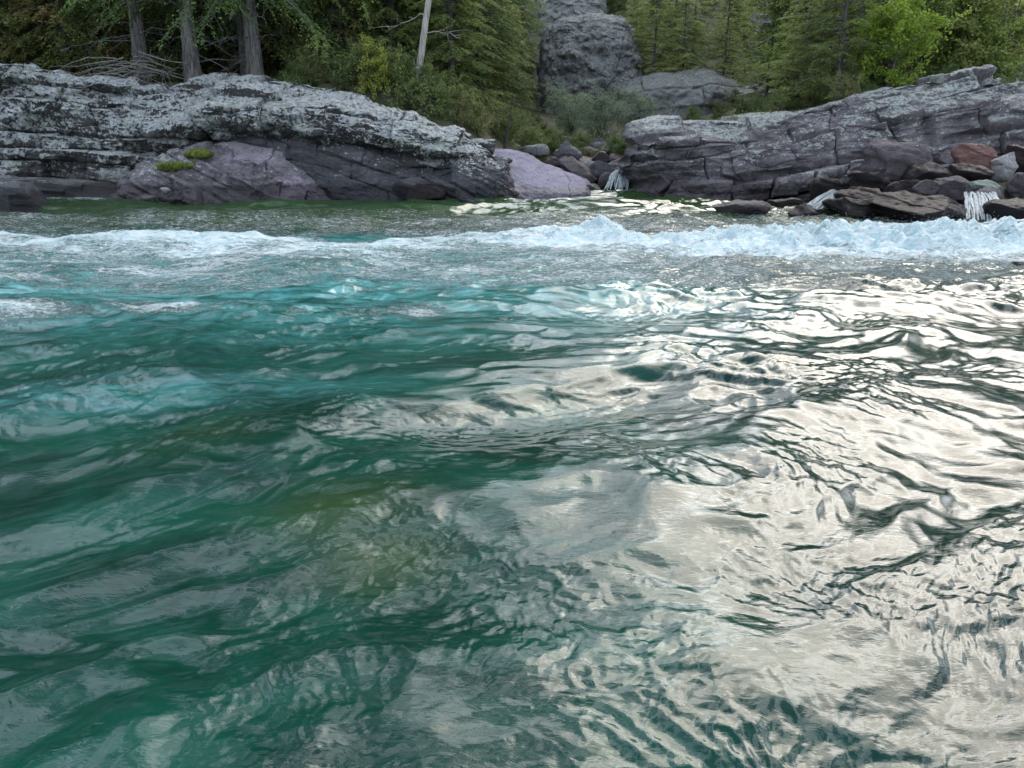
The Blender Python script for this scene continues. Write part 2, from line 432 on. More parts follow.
# spray thrown from the crest
def tetra_cloud(pts, sizes):
    base = np.array([(1, 1, 1), (1, -1, -1), (-1, 1, -1), (-1, -1, 1)], float) * .6
    V = pts[:, None, :] + base[None] * sizes[:, None, None]
    T = np.array([(0, 1, 2), (0, 3, 1), (0, 2, 3), (1, 3, 2)])
    Q = (np.arange(len(pts))[:, None, None] * 4 + T[None]).reshape(-1, 3)
    return V.reshape(-1, 3), Q
rg = np.random.RandomState(5)
n = 2600
x = np.concatenate([rg.normal(1.35, .3, 700), rg.uniform(2.5, 7.2, n - 700)])
y = ridge_y(x) + rg.normal(0, .22, n)
h0 = wave(x, y)[0]
z = h0 + rg.exponential(.035, n)
V, Q = tetra_cloud(np.stack([x, y, z], -1), rg.uniform(.003, .009, n))
tag(link('water_spray', mk_mesh('water_spray', V, Q, M['foam'])), 'white droplets thrown up along the foaming crest', 'spray', kind='stuff')

# ------------------------------------------------------------------ rock outcrops
def smooth_axis(A, w, axis):
    if w < 2: return A
    k = np.hanning(w * 2 + 1); k /= k.sum()
    pad = [(0, 0)] * A.ndim; pad[axis] = (w, w)
    B = np.pad(A, pad, mode='edge')
    return np.apply_along_axis(lambda v: np.convolve(v, k, 'valid'), axis, B)

def outcrop(name, label, cat, secs, nu, nv, mat, seed, bed=(0, 0), thick=.28, joint=1.1, amp=.16, sm=(.05, .03),
            fine=.03, groove=.06, attrs=None, group=None, warp=.25, lam=.28):
    """secs: [(px,[(py,Y)...])] cross-sections from below the foot, up the face and back over the top"""
    Cc = np.array([[P(px, py, Yd) for (py, Yd) in pts] for px, pts in secs])       # S,K,3
    px = np.array([s[0] for s in secs], float)
    # closing sections: ends shrink back into the bank
    def endcap(c, d):
        m = c.mean(0); e = m + (c - m) * .25; e[:, 0] += d; e[:, 2] = np.minimum(e[:, 2], c[:, 2].min() + .25 * (c[:, 2].max() - c[:, 2].min())); return e
    w0 = .04 * (px[-1] - px[0])
    Cc = np.concatenate([[endcap(Cc[0], -.25)], Cc, [endcap(Cc[-1], .25)]])
    px = np.concatenate([[px[0] - w0], px, [px[-1] + w0]])
    uu = np.linspace(px[0], px[-1], nu)
    A = np.stack([np.stack([np.interp(uu, px, Cc[:, k, c]) for c in range(3)], -1) for k in range(Cc.shape[1])], 1)  # nu,K,3
    seg = np.linalg.norm(np.diff(A, axis=1), axis=-1).mean(0); seg[-1] *= .35; seg[0] *= .6
    s = np.concatenate([[0], np.cumsum(seg)]); vv = np.linspace(0, s[-1], nv)
    G = np.empty((nu, nv, 3))
    j = np.clip(np.searchsorted(s, vv, side='right') - 1, 0, len(s) - 2); f = (vv - s[j]) / (s[j + 1] - s[j])
    G[:] = A[:, j] * (1 - f)[None, :, None] + A[:, j + 1] * f[None, :, None]
    G = smooth_axis(G, int(sm[0] * nu), 0); G = smooth_axis(G, int(sm[1] * nv), 1)
    # large scale waviness
    G[..., 0] += .10 * fbm3(G * .9, seed + 50, 2); G[..., 1] += warp * fbm3(G * np.array([.8, .8, 1.3]), seed + 60, 3); G[..., 2] += .07 * fbm3(G * 1.1, seed + 70, 3)
    du = np.gradient(G, axis=0); dv = np.gradient(G, axis=1)
    N = np.cross(du, dv); N /= np.linalg.norm(N, axis=-1, keepdims=True) + 1e-9
    mid = N[nu // 2, nv // 2]
    if mid[1] > 0 and N[..., 1].mean() > 0: N = -N
    # bedding
    tx, ty = math.tan(R(bed[0])), math.tan(R(bed[1]))
    q = G[..., 2] - tx * G[..., 0] - ty * G[..., 1] + .16 * fbm3(G * np.array([.45, .45, .5]), seed, 3)
    s_ = q / thick; s_ = s_ + .35 * np.sin(s_ * 1.7 + seed) 
    k = np.floor(s_); fr = s_ - k; ki = k.astype(np.int64)
    L = joint * (.45 + 1.2 * hf(ki, 1, 0, seed))
    t = (G[..., 0] + .25 * (G[..., 2]) * (hf(ki, 9, 0, seed) - .5) * 2 + .12 * fbm3(G * 1.6, seed + 3, 2)) / L + hf(ki, 2, 0, seed) * 17
    jn = np.floor(t); g = t - jn; ji = jn.astype(np.int64)
    b = hf(ki, ji, 3, seed); b2 = hf(ki, ji, 4, seed)
    d = amp * (b - .55) + amp * .8 * (hf(ki, 5, 0, seed) - .5) + amp * .35 * (g - .5) * (b2 - .5) * 2 + amp * .25 * (fr - .5)
    ef = ss(0, .06, np.minimum(fr, 1 - fr) * thick); eg = ss(0, .035, np.minimum(g, 1 - g) * L)
    d = d * (.35 + .65 * np.minimum(ef, eg)) - groove * (1 - ef) * (.4 + .6 * hf(ki, 6, 0, seed)) - groove * .8 * (1 - eg) * (hf(ki, ji, 7, seed) > .35)
    d = d + fine * fbm3(G * 3.0, seed + 5, 4) + fine * .7 * np.abs(fbm3(G * 7.5, seed + 9, 4))
    # second thinner lamination
    q2 = q / (thick * .27) + 1.2 * fbm3(G * 1.2, seed + 13, 2); f2 = q2 - np.floor(q2)
    d = d + lam * amp * (hf(np.floor(q2).astype(np.int64), ji, 8, seed) - .5) * ss(0, .2, np.minimum(f2, 1 - f2))
    Nn = N.copy(); Nn[..., 2] *= .45
    V = G + Nn * d[..., None]
    V[..., 1] = np.maximum(V[..., 1], 5)
    at = {}
    for nme, fn in (attrs or {}).items(): at[nme] = fn(V, N)
    base = np.array([V[..., 0].mean(), V[..., 1].mean(), max(-.3, float(V[..., 2].min()))])
    me = mk_mesh(name, V - base, gridq(nu, nv), mat, True, at)
    o = link(name, me, loc=base)
    tag(o, label, cat, group)
    return o

def pxmask(pts):
    """bumps centred on world points, (px,py,Y,rx,rz,strength)"""
    W = [(P(a, b, c), rx, rz, s) for (a, b, c, rx, rz, s) in pts]
    def f(V, N):
        r = np.zeros(V.shape[:2])
        for (w, rx, rz, s) in W:
            r = np.maximum(r, s * np.exp(-((V[..., 0] - w[0]) / rx) ** 2 - ((V[..., 2] - w[2]) / rz) ** 2))
        return r
    return f
def zlich(a, z0, z1):
    return lambda V, N: a * ss(z0, z1, V[..., 2] + .25 * fbm3(V * 1.2, 77, 2))

# --- left bank
outcrop('bedrock_outcrop', 'long pale lichen-crusted rock ledge filling the left bank under the bare grey trunks', 'rock',
  [(-130, [(212, 18.6), (196, 18.8), (150, 19.1), (100, 19.5), (62, 20.3), (75, 23)]),
   (0,    [(210, 18.8), (193, 19.0), (150, 19.2), (100, 19.6), (61, 20.3), (75, 23)]),
   (35,   [(210, 18.8), (193, 19.0), (150, 19.2), (100, 19.6), (64, 20.3), (75, 23)]),
   (75,   [(209, 18.7), (194, 18.9), (150, 19.1), (108, 19.5), (78, 20.3), (85, 23)]),
   (130,  [(208, 18.6), (190, 18.8), (150, 19.0), (112, 19.4), (83, 20.4), (88, 23)]),
   (170,  [(175, 19.2), (150, 18.9), (130, 18.8), (108, 19.2), (82, 20.4), (86, 23)]),
   (215,  [(142, 19.4), (117, 18.6), (106, 18.5), (92, 19.2), (73, 20.4), (79, 23)]),
   (260,  [(145, 19.4), (122, 18.5), (110, 18.4), (94, 19.1), (75, 20.2), (81, 23)]),
   (300,  [(150, 19.4), (129, 18.4), (115, 18.3), (98, 18.9), (80, 20.0), (86, 23)]),
   (350,  [(158, 19.4), (140, 18.3), (126, 18.2), (108, 18.7), (89, 19.8), (95, 22.5)]),
   (385,  [(165, 19.4), (148, 18.3), (136, 18.2), (120, 18.6), (103, 19.6), (108, 22)]),
   (425,  [(175, 19.3), (157, 18.3), (147, 18.2), (134, 18.5), (119, 19.4), (124, 22)]),
   (470,  [(185, 19.4), (168, 18.4), (160, 18.3), (149, 18.6), (138, 19.2), (143, 21.5)]),
   (500,  [(195, 19.5), (180, 18.8), (172, 18.7), (164, 18.9), (153, 19.3), (158, 21)])],
  820, 300, M['ledge'], 11, bed=(-4, -6), thick=.48, joint=1.1, amp=.46, sm=(.012, .03), fine=.18, groove=.32, lam=.12, warp=.5,
  attrs={'lichen': zlich(.34, .2, 1.6), 'moss': pxmask([(60, 135, 19, .5, .1, .3), (355, 112, 18.4, .25, .15, .28), (455, 165, 18.4, .4, .12, .3)])})
outcrop('bedrock_outcrop', 'smooth dark grey rock face tucked under the lichened overhang', 'rock',
  [(185, [(215, 18.4), (199, 18.5), (165, 18.8), (135, 19.1), (115, 19.5), (110, 21)]),
   (240, [(215, 18.2), (199, 18.3), (165, 18.7), (138, 19.0), (119, 19.4), (116, 21)]),
   (300, [(215, 17.9), (199, 18.1), (172, 18.4), (150, 18.7), (128, 19.2), (122, 21)]),
   (350, [(215, 17.8), (199, 18.0), (178, 18.2), (158, 18.5), (138, 19.1), (132, 21)]),
   (392, [(215, 17.8), (198, 18.0), (186, 18.1), (165, 18.3), (147, 19.0), (142, 21)]),
   (414, [(215, 18.2), (190, 18.3), (178, 18.3), (162, 18.4), (152, 19.0), (148, 21)])],
  330, 170, M['grey'], 23, bed=(-16, -10), thick=.6, joint=2.0, amp=.17, sm=(.03, .05), fine=.10, groove=.10, lam=.2, warp=.45)
outcrop('bedrock_outcrop', 'rounded purple water-worn rock below the two moss cushions', 'rock',
  [(118, [(215, 17.9), (201, 18.0), (194, 18.1), (186, 18.3), (178, 18.8), (182, 20)]),
   (150, [(215, 17.8), (201, 17.9), (188, 18.0), (172, 18.2), (160, 18.8), (165, 20)]),
   (190, [(215, 17.6), (202, 17.75), (182, 17.9), (162, 18.1), (145, 18.7), (150, 20)]),
   (235, [(215, 17.5), (202, 17.6), (178, 17.8), (156, 18.0), (138, 18.6), (143, 20)]),
   (275, [(215, 17.4), (202, 17.6), (184, 17.7), (164, 17.9), (150, 18.5), (153, 20)]),
   (303, [(215, 17.4), (202, 17.6), (192, 17.7), (180, 17.8), (170, 18.4), (173, 19.5)]),
   (326, [(215, 17.5), (203, 17.6), (200, 17.7), (197, 17.8), (193, 18.2), (196, 19)])],
  330, 190, M['purple'], 31, bed=(-24, -8), thick=.42, joint=1.3, amp=.20, sm=(.05, .06), fine=.14, groove=.14, lam=.25, warp=.5,
  attrs={'pale': pxmask([(235, 158, 18, 1.6, .4, .62), (290, 185, 17.7, .9, .35, .6)]), 'lichen': pxmask([(165, 165, 18.2, .8, .5, .35)])})
outcrop('bedrock_outcrop', 'low flat pale slab at the far left edge of the river', 'rock',
  [(-60, [(215, 17.3), (197, 17.5), (190, 17.6), (184, 17.8), (180, 18.6), (186, 19.6)]),
   (0,   [(212, 17.5), (195, 17.8), (188, 17.9), (180, 18.0), (176, 18.8), (182, 19.6)]),
   (50,  [(210, 17.6), (194, 18.0), (188, 18.1), (182, 18.2), (178, 18.8), (184, 19.6)]),
   (100, [(208, 17.8), (194, 18.1), (190, 18.2), (185, 18.3), (182, 18.8), (186, 19.4)]),
   (138, [(206, 18), (195, 18.2), (193, 18.3), (190, 18.4), (188, 18.8), (190, 19.2)])],
  220, 90, M['ledge'], 41, bed=(-4, 0), thick=.12, joint=1.2, amp=.1, sm=(.03, .03), fine=.03, attrs={'pale': lambda V, N: .35 * ss(.2, .45, V[..., 2])})
# right end of the left bank
outcrop('bedrock_outcrop', 'dark slabby rock block at the right end of the lichened ledge', 'rock',
  [(408, [(212, 17.9), (197, 18.1), (188, 18.2), (180, 18.3), (172, 18.7), (170, 20)]),
   (430, [(212, 17.7), (198, 17.9), (184, 18.0), (172, 18.1), (162, 18.6), (162, 20)]),
   (460, [(212, 17.6), (198, 17.8), (180, 17.9), (168, 18.1), (158, 18.6), (158, 20)]),
   (490, [(212, 17.7), (198, 17.9), (178, 18.0), (166, 18.2), (156, 18.7), (156, 20)]),
   (508, [(212, 18.1), (197, 18.2), (184, 18.3), (172, 18.5), (163, 18.9), (162, 20)])],
  220, 150, M['grey'], 47, bed=(-28, -10), thick=.42, joint=.8, amp=.30, sm=(.03, .03), fine=.10, groove=.16, attrs={'lichen': zlich(.2, .5, 1.2)})
outcrop('sloping_slab', 'smooth lilac slab sloping down to the water beside the gully', 'rock',
  [(484, [(210, 19.0), (194, 19.2), (182, 19.5), (168, 19.9), (152, 20.6), (156, 22)]),
   (505, [(210, 18.8), (195, 19.0), (182, 19.4), (168, 19.9), (150, 20.8), (154, 22)]),
   (530, [(210, 18.7), (195, 18.9), (184, 19.4), (172, 20.0), (157, 20.9), (160, 22)]),
   (558, [(210, 18.7), (194, 18.9), (187, 19.4), (179, 20.0), (168, 20.7), (171, 22)]),
   (588, [(210, 18.9), (193, 19.1), (190, 19.5), (187, 19.9), (182, 20.4), (185, 21.4)])],
  240, 150, M['lilac'], 53, bed=(-14, 22), thick=.9, joint=4, amp=.06, sm=(.04, .06), fine=.07, groove=.05, warp=.08)

# --- right bank
outcrop('bedrock_outcrop', 'squat overhanging rock nose on the right side of the gully', 'rock',
  [(629, [(190, 20.9), (172, 20.6), (160, 20.2), (140, 19.8), (126, 20.3), (126, 23)]),
   (638, [(196, 20.3), (185, 20.1), (166, 19.8), (142, 19.4), (123, 20.2), (122, 23)]),
   (655, [(210, 19.3), (193, 19.6), (170, 19.4), (142, 19.1), (120, 20.0), (120, 23)]),
   (700, [(212, 18.4), (196, 18.8), (170, 18.9), (140, 18.9), (117, 20.0), (118, 23)]),
   (745, [(212, 18.2), (197, 18.5), (170, 18.8), (142, 19.0), (118, 20.0), (118, 23)]),
   (790, [(212, 18.2), (196, 18.5), (170, 18.8), (142, 19.1), (114, 20.0), (114, 23)])],
  420, 260, M['right'], 61, bed=(5, -4), thick=.42, joint=1.2, amp=.38, sm=(.015, .035), fine=.12, groove=.22, lam=.18, warp=.4,
  attrs={'lichen': zlich(.5, 1.1, 1.9)})
outcrop('bedrock_outcrop', 'high banded rock outcrop climbing to the right edge behind the dark wet boulders', 'rock',
  [(735, [(210, 18.1), (197, 18.3), (185, 18.5), (165, 18.8), (140, 19.3), (142, 22)]),
   (770, [(210, 17.9), (197, 18.1), (178, 18.3), (150, 18.7), (118, 19.6), (120, 22)]),
   (810, [(210, 17.7), (196, 17.9), (170, 18.2), (140, 18.6), (108, 19.7), (112, 23)]),
   (850, [(210, 17.5), (192, 17.8), (165, 18.1), (130, 18.6), (97, 19.8), (102, 23)]),
   (900, [(205, 17.4), (188, 17.7), (155, 18.0), (120, 18.5), (85, 19.9), (92, 23)]),
   (950, [(200, 17.4), (182, 17.6), (150, 18.1), (112, 18.5), (77, 19.9), (84, 23)]),
   (985, [(200, 17.4), (180, 17.6), (150, 18.1), (105, 18.6), (68, 19.9), (76, 23)]),
   (1010, [(200, 17.4), (180, 17.6), (150, 18.0), (110, 18.4), (79, 19.5), (84, 23)]),
   (1060, [(200, 17.3), (180, 17.5), (150, 17.9), (112, 18.3), (80, 19.5), (84, 23)]),
   (1140, [(200, 17.2), (180, 17.4), (150, 17.8), (112, 18.2), (84, 19.5), (88, 23)])],
  680, 330, M['right'], 67, bed=(11, -6), thick=.46, joint=1.0, amp=.52, sm=(.012, .03), fine=.14, groove=.30, lam=.16, warp=.5,
  attrs={'lichen': zlich(.42, 1.5, 2.6), 'pale': pxmask([(880, 130, 18.5, 1.0, .3, .35), (960, 130, 18.3, 1.2, .35, .3), (800, 180, 18, .9, .3, .2)]),
         'moss': pxmask([(795, 118, 19.5, .5, .12, .42), (865, 110, 19, .5, .12, .4), (930, 95, 19.4, .3, .1, .25)])})

# --- crags on the slope behind
outcrop('crag', 'rounded grey crag rising among the firs above the gully', 'cliff',
  [(545, [(135, 37), (112, 37.2), (88, 37.6), (60, 38), (40, 39.4), (30, 44)]),
   (562, [(135, 36), (112, 36.2), (84, 36.6), (52, 37.2), (26, 39), (20, 44)]),
   (595, [(135, 35.4), (112, 35.6), (80, 36), (46, 36.6), (17, 38.8), (14, 44)]),
   (622, [(135, 35.6), (112, 35.8), (80, 36.2), (48, 36.8), (22, 39), (18, 44)]),
   (637, [(135, 36.6), (112, 36.8), (90, 37), (64, 37.4), (42, 39.4), (36, 44)])],
  190, 230, M['crag'], 71, lam=.06, bed=(-6, -8), thick=2.2, joint=6, amp=.35, sm=(.05, .03), fine=.3, groove=.35, warp=.6)
outcrop('crag', 'broad low grey cliff on the slope behind the rock nose', 'cliff',
  [(622, [(140, 34), (118, 34.2), (106, 34.5), (95, 35), (84, 36.4), (82, 41)]),
   (660, [(140, 33.6), (118, 33.8), (104, 34.1), (90, 34.5), (74, 36.2), (72, 41)]),
   (710, [(140, 33.4), (118, 33.6), (102, 34), (86, 34.4), (72, 36), (70, 41)]),
   (737, [(140, 34), (120, 34.2), (106, 34.5), (94, 35), (84, 36.4), (82, 41)])],
  230, 130, M['crag'], 73, lam=.06, bed=(4, -8), thick=1.3, joint=3.5, amp=.3, sm=(.04, .04), fine=.12, groove=.22, warp=.5)
outcrop('crag', 'small mossy grey crag right of the broad low cliff', 'cliff',
  [(736, [(140, 32), (118, 32.2), (106, 32.5), (98, 33), (90, 34.2), (90, 38)]),
   (755, [(140, 31.6), (118, 31.8), (104, 32.1), (92, 32.5), (84, 34.2), (84, 38)]),
   (775, [(140, 32), (120, 32.2), (110, 32.5), (101, 33), (96, 34.4), (96, 38)])],
  90, 90, M['crag'], 79, lam=.06, bed=(4, -8), thick=.8, joint=1.5, amp=.3, sm=(.04, .04), fine=.12, groove=.15, warp=.4,
  attrs={'moss': pxmask([(765, 102, 32, .7, .5, .5)])})
outcrop('crag', 'grey crag high on the slope at the top centre of the view', 'cliff',
  [(538, [(60, 50), (34, 50.2), (18, 51), (4, 52), (-6, 54), (-10, 60)]),
   (575, [(60, 49.5), (30, 49.7), (14, 50.4), (-4, 51.4), (-14, 54), (-16, 60)]),
   (606, [(60, 50), (36, 50.2), (24, 51), (8, 52), (-4, 54), (-8, 60)])],
  120, 120, M['crag'], 83, lam=.06, bed=(4, -8), thick=1.8, joint=5, amp=.5, sm=(.05, .05), fine=.2, groove=.3, warp=.6)
outcrop('crag', 'grey crag showing between young firs at the upper right', 'cliff',
  [(752, [(70, 46), (46, 46.2), (34, 47), (24, 48), (16, 50), (12, 56)]),
   (790, [(70, 45.5), (44, 45.7), (28, 46.4), (14, 47.4), (6, 50), (4, 56)]),
   (832, [(70, 46), (50, 46.2), (38, 47), (26, 48), (18, 50), (14, 56)])],
  150, 120, M['crag'], 89, lam=.06, bed=(4, -8), thick=1.4, joint=3, amp=.5, sm=(.05, .05), fine=.2, groove=.3, warp=.6)

# ------------------------------------------------------------------ boulders
import bmesh
def ico(sub):
    bm = bmesh.new(); bmesh.ops.create_icosphere(bm, subdivisions=sub, radius=1)
    V = np.array([v.co[:] for v in bm.verts]); Q = np.array([[v.index for v in f.verts] for f in bm.faces]); bm.free()
    return V, Q
ICO = {s: ico(s) for s in (3, 4, 5, 6)}
def boulder(name, label, box, Yf, mat, seed, depth=None, rot=0, tilt=0, group=None, cut=9, sub=5, round_=.1, cat='boulder', sink=.25, shape=None):
    """box = visible extent (x0,y0,x1,y1) in the view at distance Yf of its front foot"""
    x0, y0, x1, y1 = box
    w = P(x1, y1, Yf)[0] - P(x0, y1, Yf)[0]
    dep = depth or w * .75
    Yc = Yf + dep * .5
    a = P((x0 + x1) / 2, y0, Yc); zb = P((x0 + x1) / 2, y1, Yf)[2]
    hgt = a[2] - zb; tot = hgt * (1 + sink)
    V, Q = ICO[sub]; V = V.copy()
    rs = np.random.RandomState(seed)
    V = np.sign(V) * np.abs(V) ** .8
    for i in range(cut):
        n = rs.normal(size=3); n[2] *= .8; n /= np.linalg.norm(n)
        dd = rs.uniform(.52, .82); t = V @ n - dd
        V = V - np.where(t > 0, t * (1 - round_), 0)[:, None] * n
    V -= (V.max(0) + V.min(0)) / 2; V /= (V.max(0) - V.min(0)) / 2
    if shape == 'cone': V[:, :2] *= (1.15 - .85 * ss(-.6, 1, V[:, 2]))[:, None]
    if shape == 'wedge': V[:, 2] = np.where(V[:, 2] > -.5, -.5 + (V[:, 2] + .5) * (.45 + .55 * (V[:, 0] + 1) / 2), V[:, 2])
    p = V * np.array([w / 2, dep / 2, tot / 2])
    c, s = math.cos(R(tilt)), math.sin(R(tilt)); p = np.stack([c * p[:, 0] - s * p[:, 2], p[:, 1], s * p[:, 0] + c * p[:, 2]], -1)
    c, s = math.cos(R(rot)), math.sin(R(rot)); p = np.stack([c * p[:, 0] - s * p[:, 1], s * p[:, 0] + c * p[:, 1], p[:, 2]], -1)
    sc = max(w, .3)
    nn = V / (np.linalg.norm(V, axis=1, keepdims=True) + 1e-9)
    q = p[:, 2] + .3 * p[:, 0] + .1 * fbm3(p[:, None] * 2 / sc, seed, 2)[:, 0]
    kk = np.floor(q / (.14 * sc)).astype(np.int64)
    dd = .08 * sc * (hf(kk, 1, 0, seed) - .5) + .09 * sc * fbm3(p[:, None] * 2.4 / sc + seed, seed, 4)[:, 0] + .03 * sc * fbm3(p[:, None] * 9 / sc, seed + 4, 3)[:, 0]
    p = p + nn * dd[:, None]
    p[:, 2] += tot / 2
    cx = a[0]
    me = mk_mesh(name, p, Q, mat)
    o = link(name, me, loc=(cx, Yc, zb - hgt * sink))
    return tag(o, label, cat, group)

B = [
 # right pile, seen from the water
 ('round dull grey-purple boulder resting against the banded outcrop', (866, 138, 932, 182), 16.9, 'dull', 101, dict(cut=6, depth=1.1)),
 ('rusty red boulder near the right edge', (958, 142, 1001, 168), 16.7, 'red', 102, dict(cut=12)),
 ('pale angular stone leaning right of the rusty red boulder', (996, 150, 1020, 176), 16.4, 'white', 103, dict(cut=14, tilt=-25)),
 ('dark boulder cut off by the right edge above the pale stone', (1008, 143, 1050, 172), 16.9, 'wet', 104, {}),
 ('flat-topped dark boulder left of the round grey boulder foot', (842, 169, 888, 197), 15.9, 'black', 105, dict(cut=12)),
 ('long low dark rock left of the flat-topped dark boulder', (812, 178, 852, 198), 16.2, 'black', 106, dict(tilt=6)),
 ('slanting black rock between the round boulder and the rusty one', (905, 162, 962, 188), 16.3, 'black', 107, dict(tilt=14, cut=12)),
 ('small brown-pink rock on top of the front dark boulders', (914, 180, 938, 194), 15.5, 'dull', 108, dict(cut=10)),
 ('purple-grey block behind the splashing fall', (934, 177, 976, 199), 15.4, 'dull', 109, dict(cut=14)),
 ('pale green slab above the splashing fall', (962, 181, 1008, 196), 15.6, 'greenish', 110, dict(tilt=-8, cut=12)),
 ('pinkish upright stone by the right edge', (1006, 172, 1032, 194), 15.6, 'dull', 111, dict(cut=14, tilt=10)),
 ('largest black wet boulder at the front of the right pile', (872, 191, 972, 223), 13.75, 'black', 112, dict(cut=12, depth=1.4, sub=6)),
 ('low black wet rock left of the largest black boulder', (828, 198, 880, 217), 14.4, 'black', 113, dict(cut=11)),
 ('black wet boulder at the right edge beside the splashing fall', (990, 200, 1046, 226), 13.6, 'black', 114, dict(cut=11)),
 ('dark rock tucked behind the low black wet rock', (836, 188, 882, 204), 15.1, 'wet', 115, dict(cut=11)),
 ('dull purple slab lying in the river before the rock nose', (716, 195, 772, 214), 14.9, 'dull', 116, dict(shape='wedge', cut=12, tilt=0)),
 ('small pointed purple stone in the river', (792, 203, 818, 216), 14.7, 'dull', 117, dict(shape='cone', cut=8, sub=4)),
 ('long thin rock at the water line left of the small pointed stone', (768, 198, 800, 208), 15.7, 'dull', 118, dict(cut=10, sub=4)),
 ('flat dark stone wedged below the rusty red boulder', (950, 164, 990, 180), 16.2, 'wet', 120, dict(cut=12, tilt=-6)),
 ('dark red wet stone left of the small upper splash', (884, 180, 920, 196), 15.6, 'wet', 121, dict(cut=12)),
 ('tiny dark rock breaking the foam at the right edge', (1010, 262, 1032, 270), 9.35, 'wet', 122, dict(cut=8, sub=4)),
 # gully
 ('cone-shaped grey boulder topping the gully rocks', (554, 140, 581, 158), 22.5, 'grey', 130, dict(shape='cone', cut=7)),
 ('dark leaning slab in the gully left of the little fall', (588, 162, 616, 186), 21.3, 'grey', 131, dict(tilt=-35, cut=12)),
 ('upright black rock right of the little fall', (624, 168, 642, 190), 20.8, 'wet', 132, dict(cut=12)),
 ('dark purple block above the little fall', (606, 158, 636, 172), 22.3, 'dull', 133, dict(cut=14)),
 ('narrow dark slab at the top of the lilac slab', (545, 157, 562, 170), 21.5, 'wet', 134, dict(tilt=-30)),
 ('purple slab lying along the lilac slab edge', (556, 160, 598, 182), 21.0, 'dull', 135, dict(tilt=-28, cut=12, depth=.7)),
 ('low brown rock at the toe of the lilac slab', (575, 184, 602, 193), 19.9, 'dull', 136, dict(tilt=-8)),
 ('purple rock just left of the little fall', (598, 172, 614, 188), 20.9, 'dull', 137, dict(tilt=-20, cut=12)),
 ('pale boulder among bushes at the head of the slab', (524, 143, 549, 156), 22.4, 'crag', 138, dict(cut=10)),
 ('flat pale stone perched on the end of the ledge', (468, 138, 496, 152), 19.6, 'ledge', 139, dict(cut=12)),
 # far left
 ('blue-grey boulder in the water at the left edge', (-24, 180, 42, 212), 15.4, 'grey', 140, dict(cut=11, depth=1.2)),
 ('small dark red stone under the lichened overhang', (408, 184, 446, 200), 17.6, 'wet', 141, dict(cut=10)),
 ('low grey wedge between the dark face and the slabby block', (392, 176, 430, 199), 17.75, 'grey', 142, dict(cut=12, tilt=-12)),
 ('small round white stone at the foot of the purple rock', (160, 187, 170, 193), 17.6, 'white', 143, dict(cut=4, sub=4)),
 ('small cream stone in the shallows by the low flat slab', (142, 194, 158, 202), 17.4, 'white', 144, dict(cut=8, sub=4)),
 ('small dark stone in the shallows right of the cream stone', (168, 195, 182, 202), 17.3, 'grey', 145, dict(cut=8, sub=4)),
]
for lab, box, Yf, m, seed, kw in B:
    boulder('boulder' if (box[2] - box[0]) > 30 else 'stone', lab, box, Yf, M[m], seed, **kw)
# cobbles on the gully floor and between the right boulders: alike, many
rs = np.random.RandomState(12)
k = 0
for i in range(46):
    Yf = rs.uniform(21.6, 28); px = 640 - (Yf - 21) * 2 + rs.uniform(-62, 8); x, _ = XY(px, Yf)
    s = rs.uniform(.16, .42)
    c = P(px, 150, Yf); z = gz(x, Yf)
    dy_ = None
    V, Q = ICO[3]; V = V.copy()
    for q_ in range(8):
        n_ = rs.normal(size=3); n_ /= np.linalg.norm(n_); t = V @ n_ - rs.uniform(.5, .85); V = V - np.where(t > 0, t, 0)[:, None] * n_
    o = link('cobble', mk_mesh('cobble', V * np.array([s, s * .8, s * .6]), Q, M[('dull', 'grey', 'crag', 'wet')[i % 4]]), loc=(x, Yf, z + s * .2))
    tag(o, 'angular cobble in the loose rubble filling the gully behind the little fall', 'cobble', 'rubble in the gully')
for i in range(80):
    Yf = rs.uniform(14.6, 17.8); x = rs.uniform(5.8, 10.4) * Yf / 15.5
    s = rs.uniform(.10, .30) * (1.6 if i % 4 == 0 else 1); z = gz(x, Yf)
    V, Q = ICO[3]; V = V.copy()
    for q_ in range(8):
        n_ = rs.normal(size=3); n_ /= np.linalg.norm(n_); t = V @ n_ - rs.uniform(.5, .85); V = V - np.where(t > 0, t, 0)[:, None] * n_
    o = link('cobble', mk_mesh('cobble', V * np.array([s, s * .8, s * .6]), Q, M[('dull', 'wet', 'white', 'wet', 'dull')[i % 5]]), loc=(x, Yf, z + s * .2))
    tag(o, 'small wet cobble wedged between the boulders of the right pile', 'cobble', 'cobbles in the right boulder pile')

# moss cushions
def moss(label, px, py, Y, w, h, seed):
    V, Q = ICO[5]; V = V.copy()
    c = P(px, py, Y)
    V = V * np.array([w / 2, .16, h / 2]); V += .05 * fbm3(V[:, None] * 7 + seed, seed, 4)[:, 0][:, None] * np.array([1, 1, .8])
    tag(link('moss_cushion', mk_mesh('moss_cushion', V, Q, M['moss']), loc=c), label, 'moss')
moss('upper right bright moss cushion on the purple rock', 199, 154, 18.15, .66, .22, 1)
moss('lower left bright moss cushion on the purple rock', 176, 166, 18.05, .95, .22, 2)

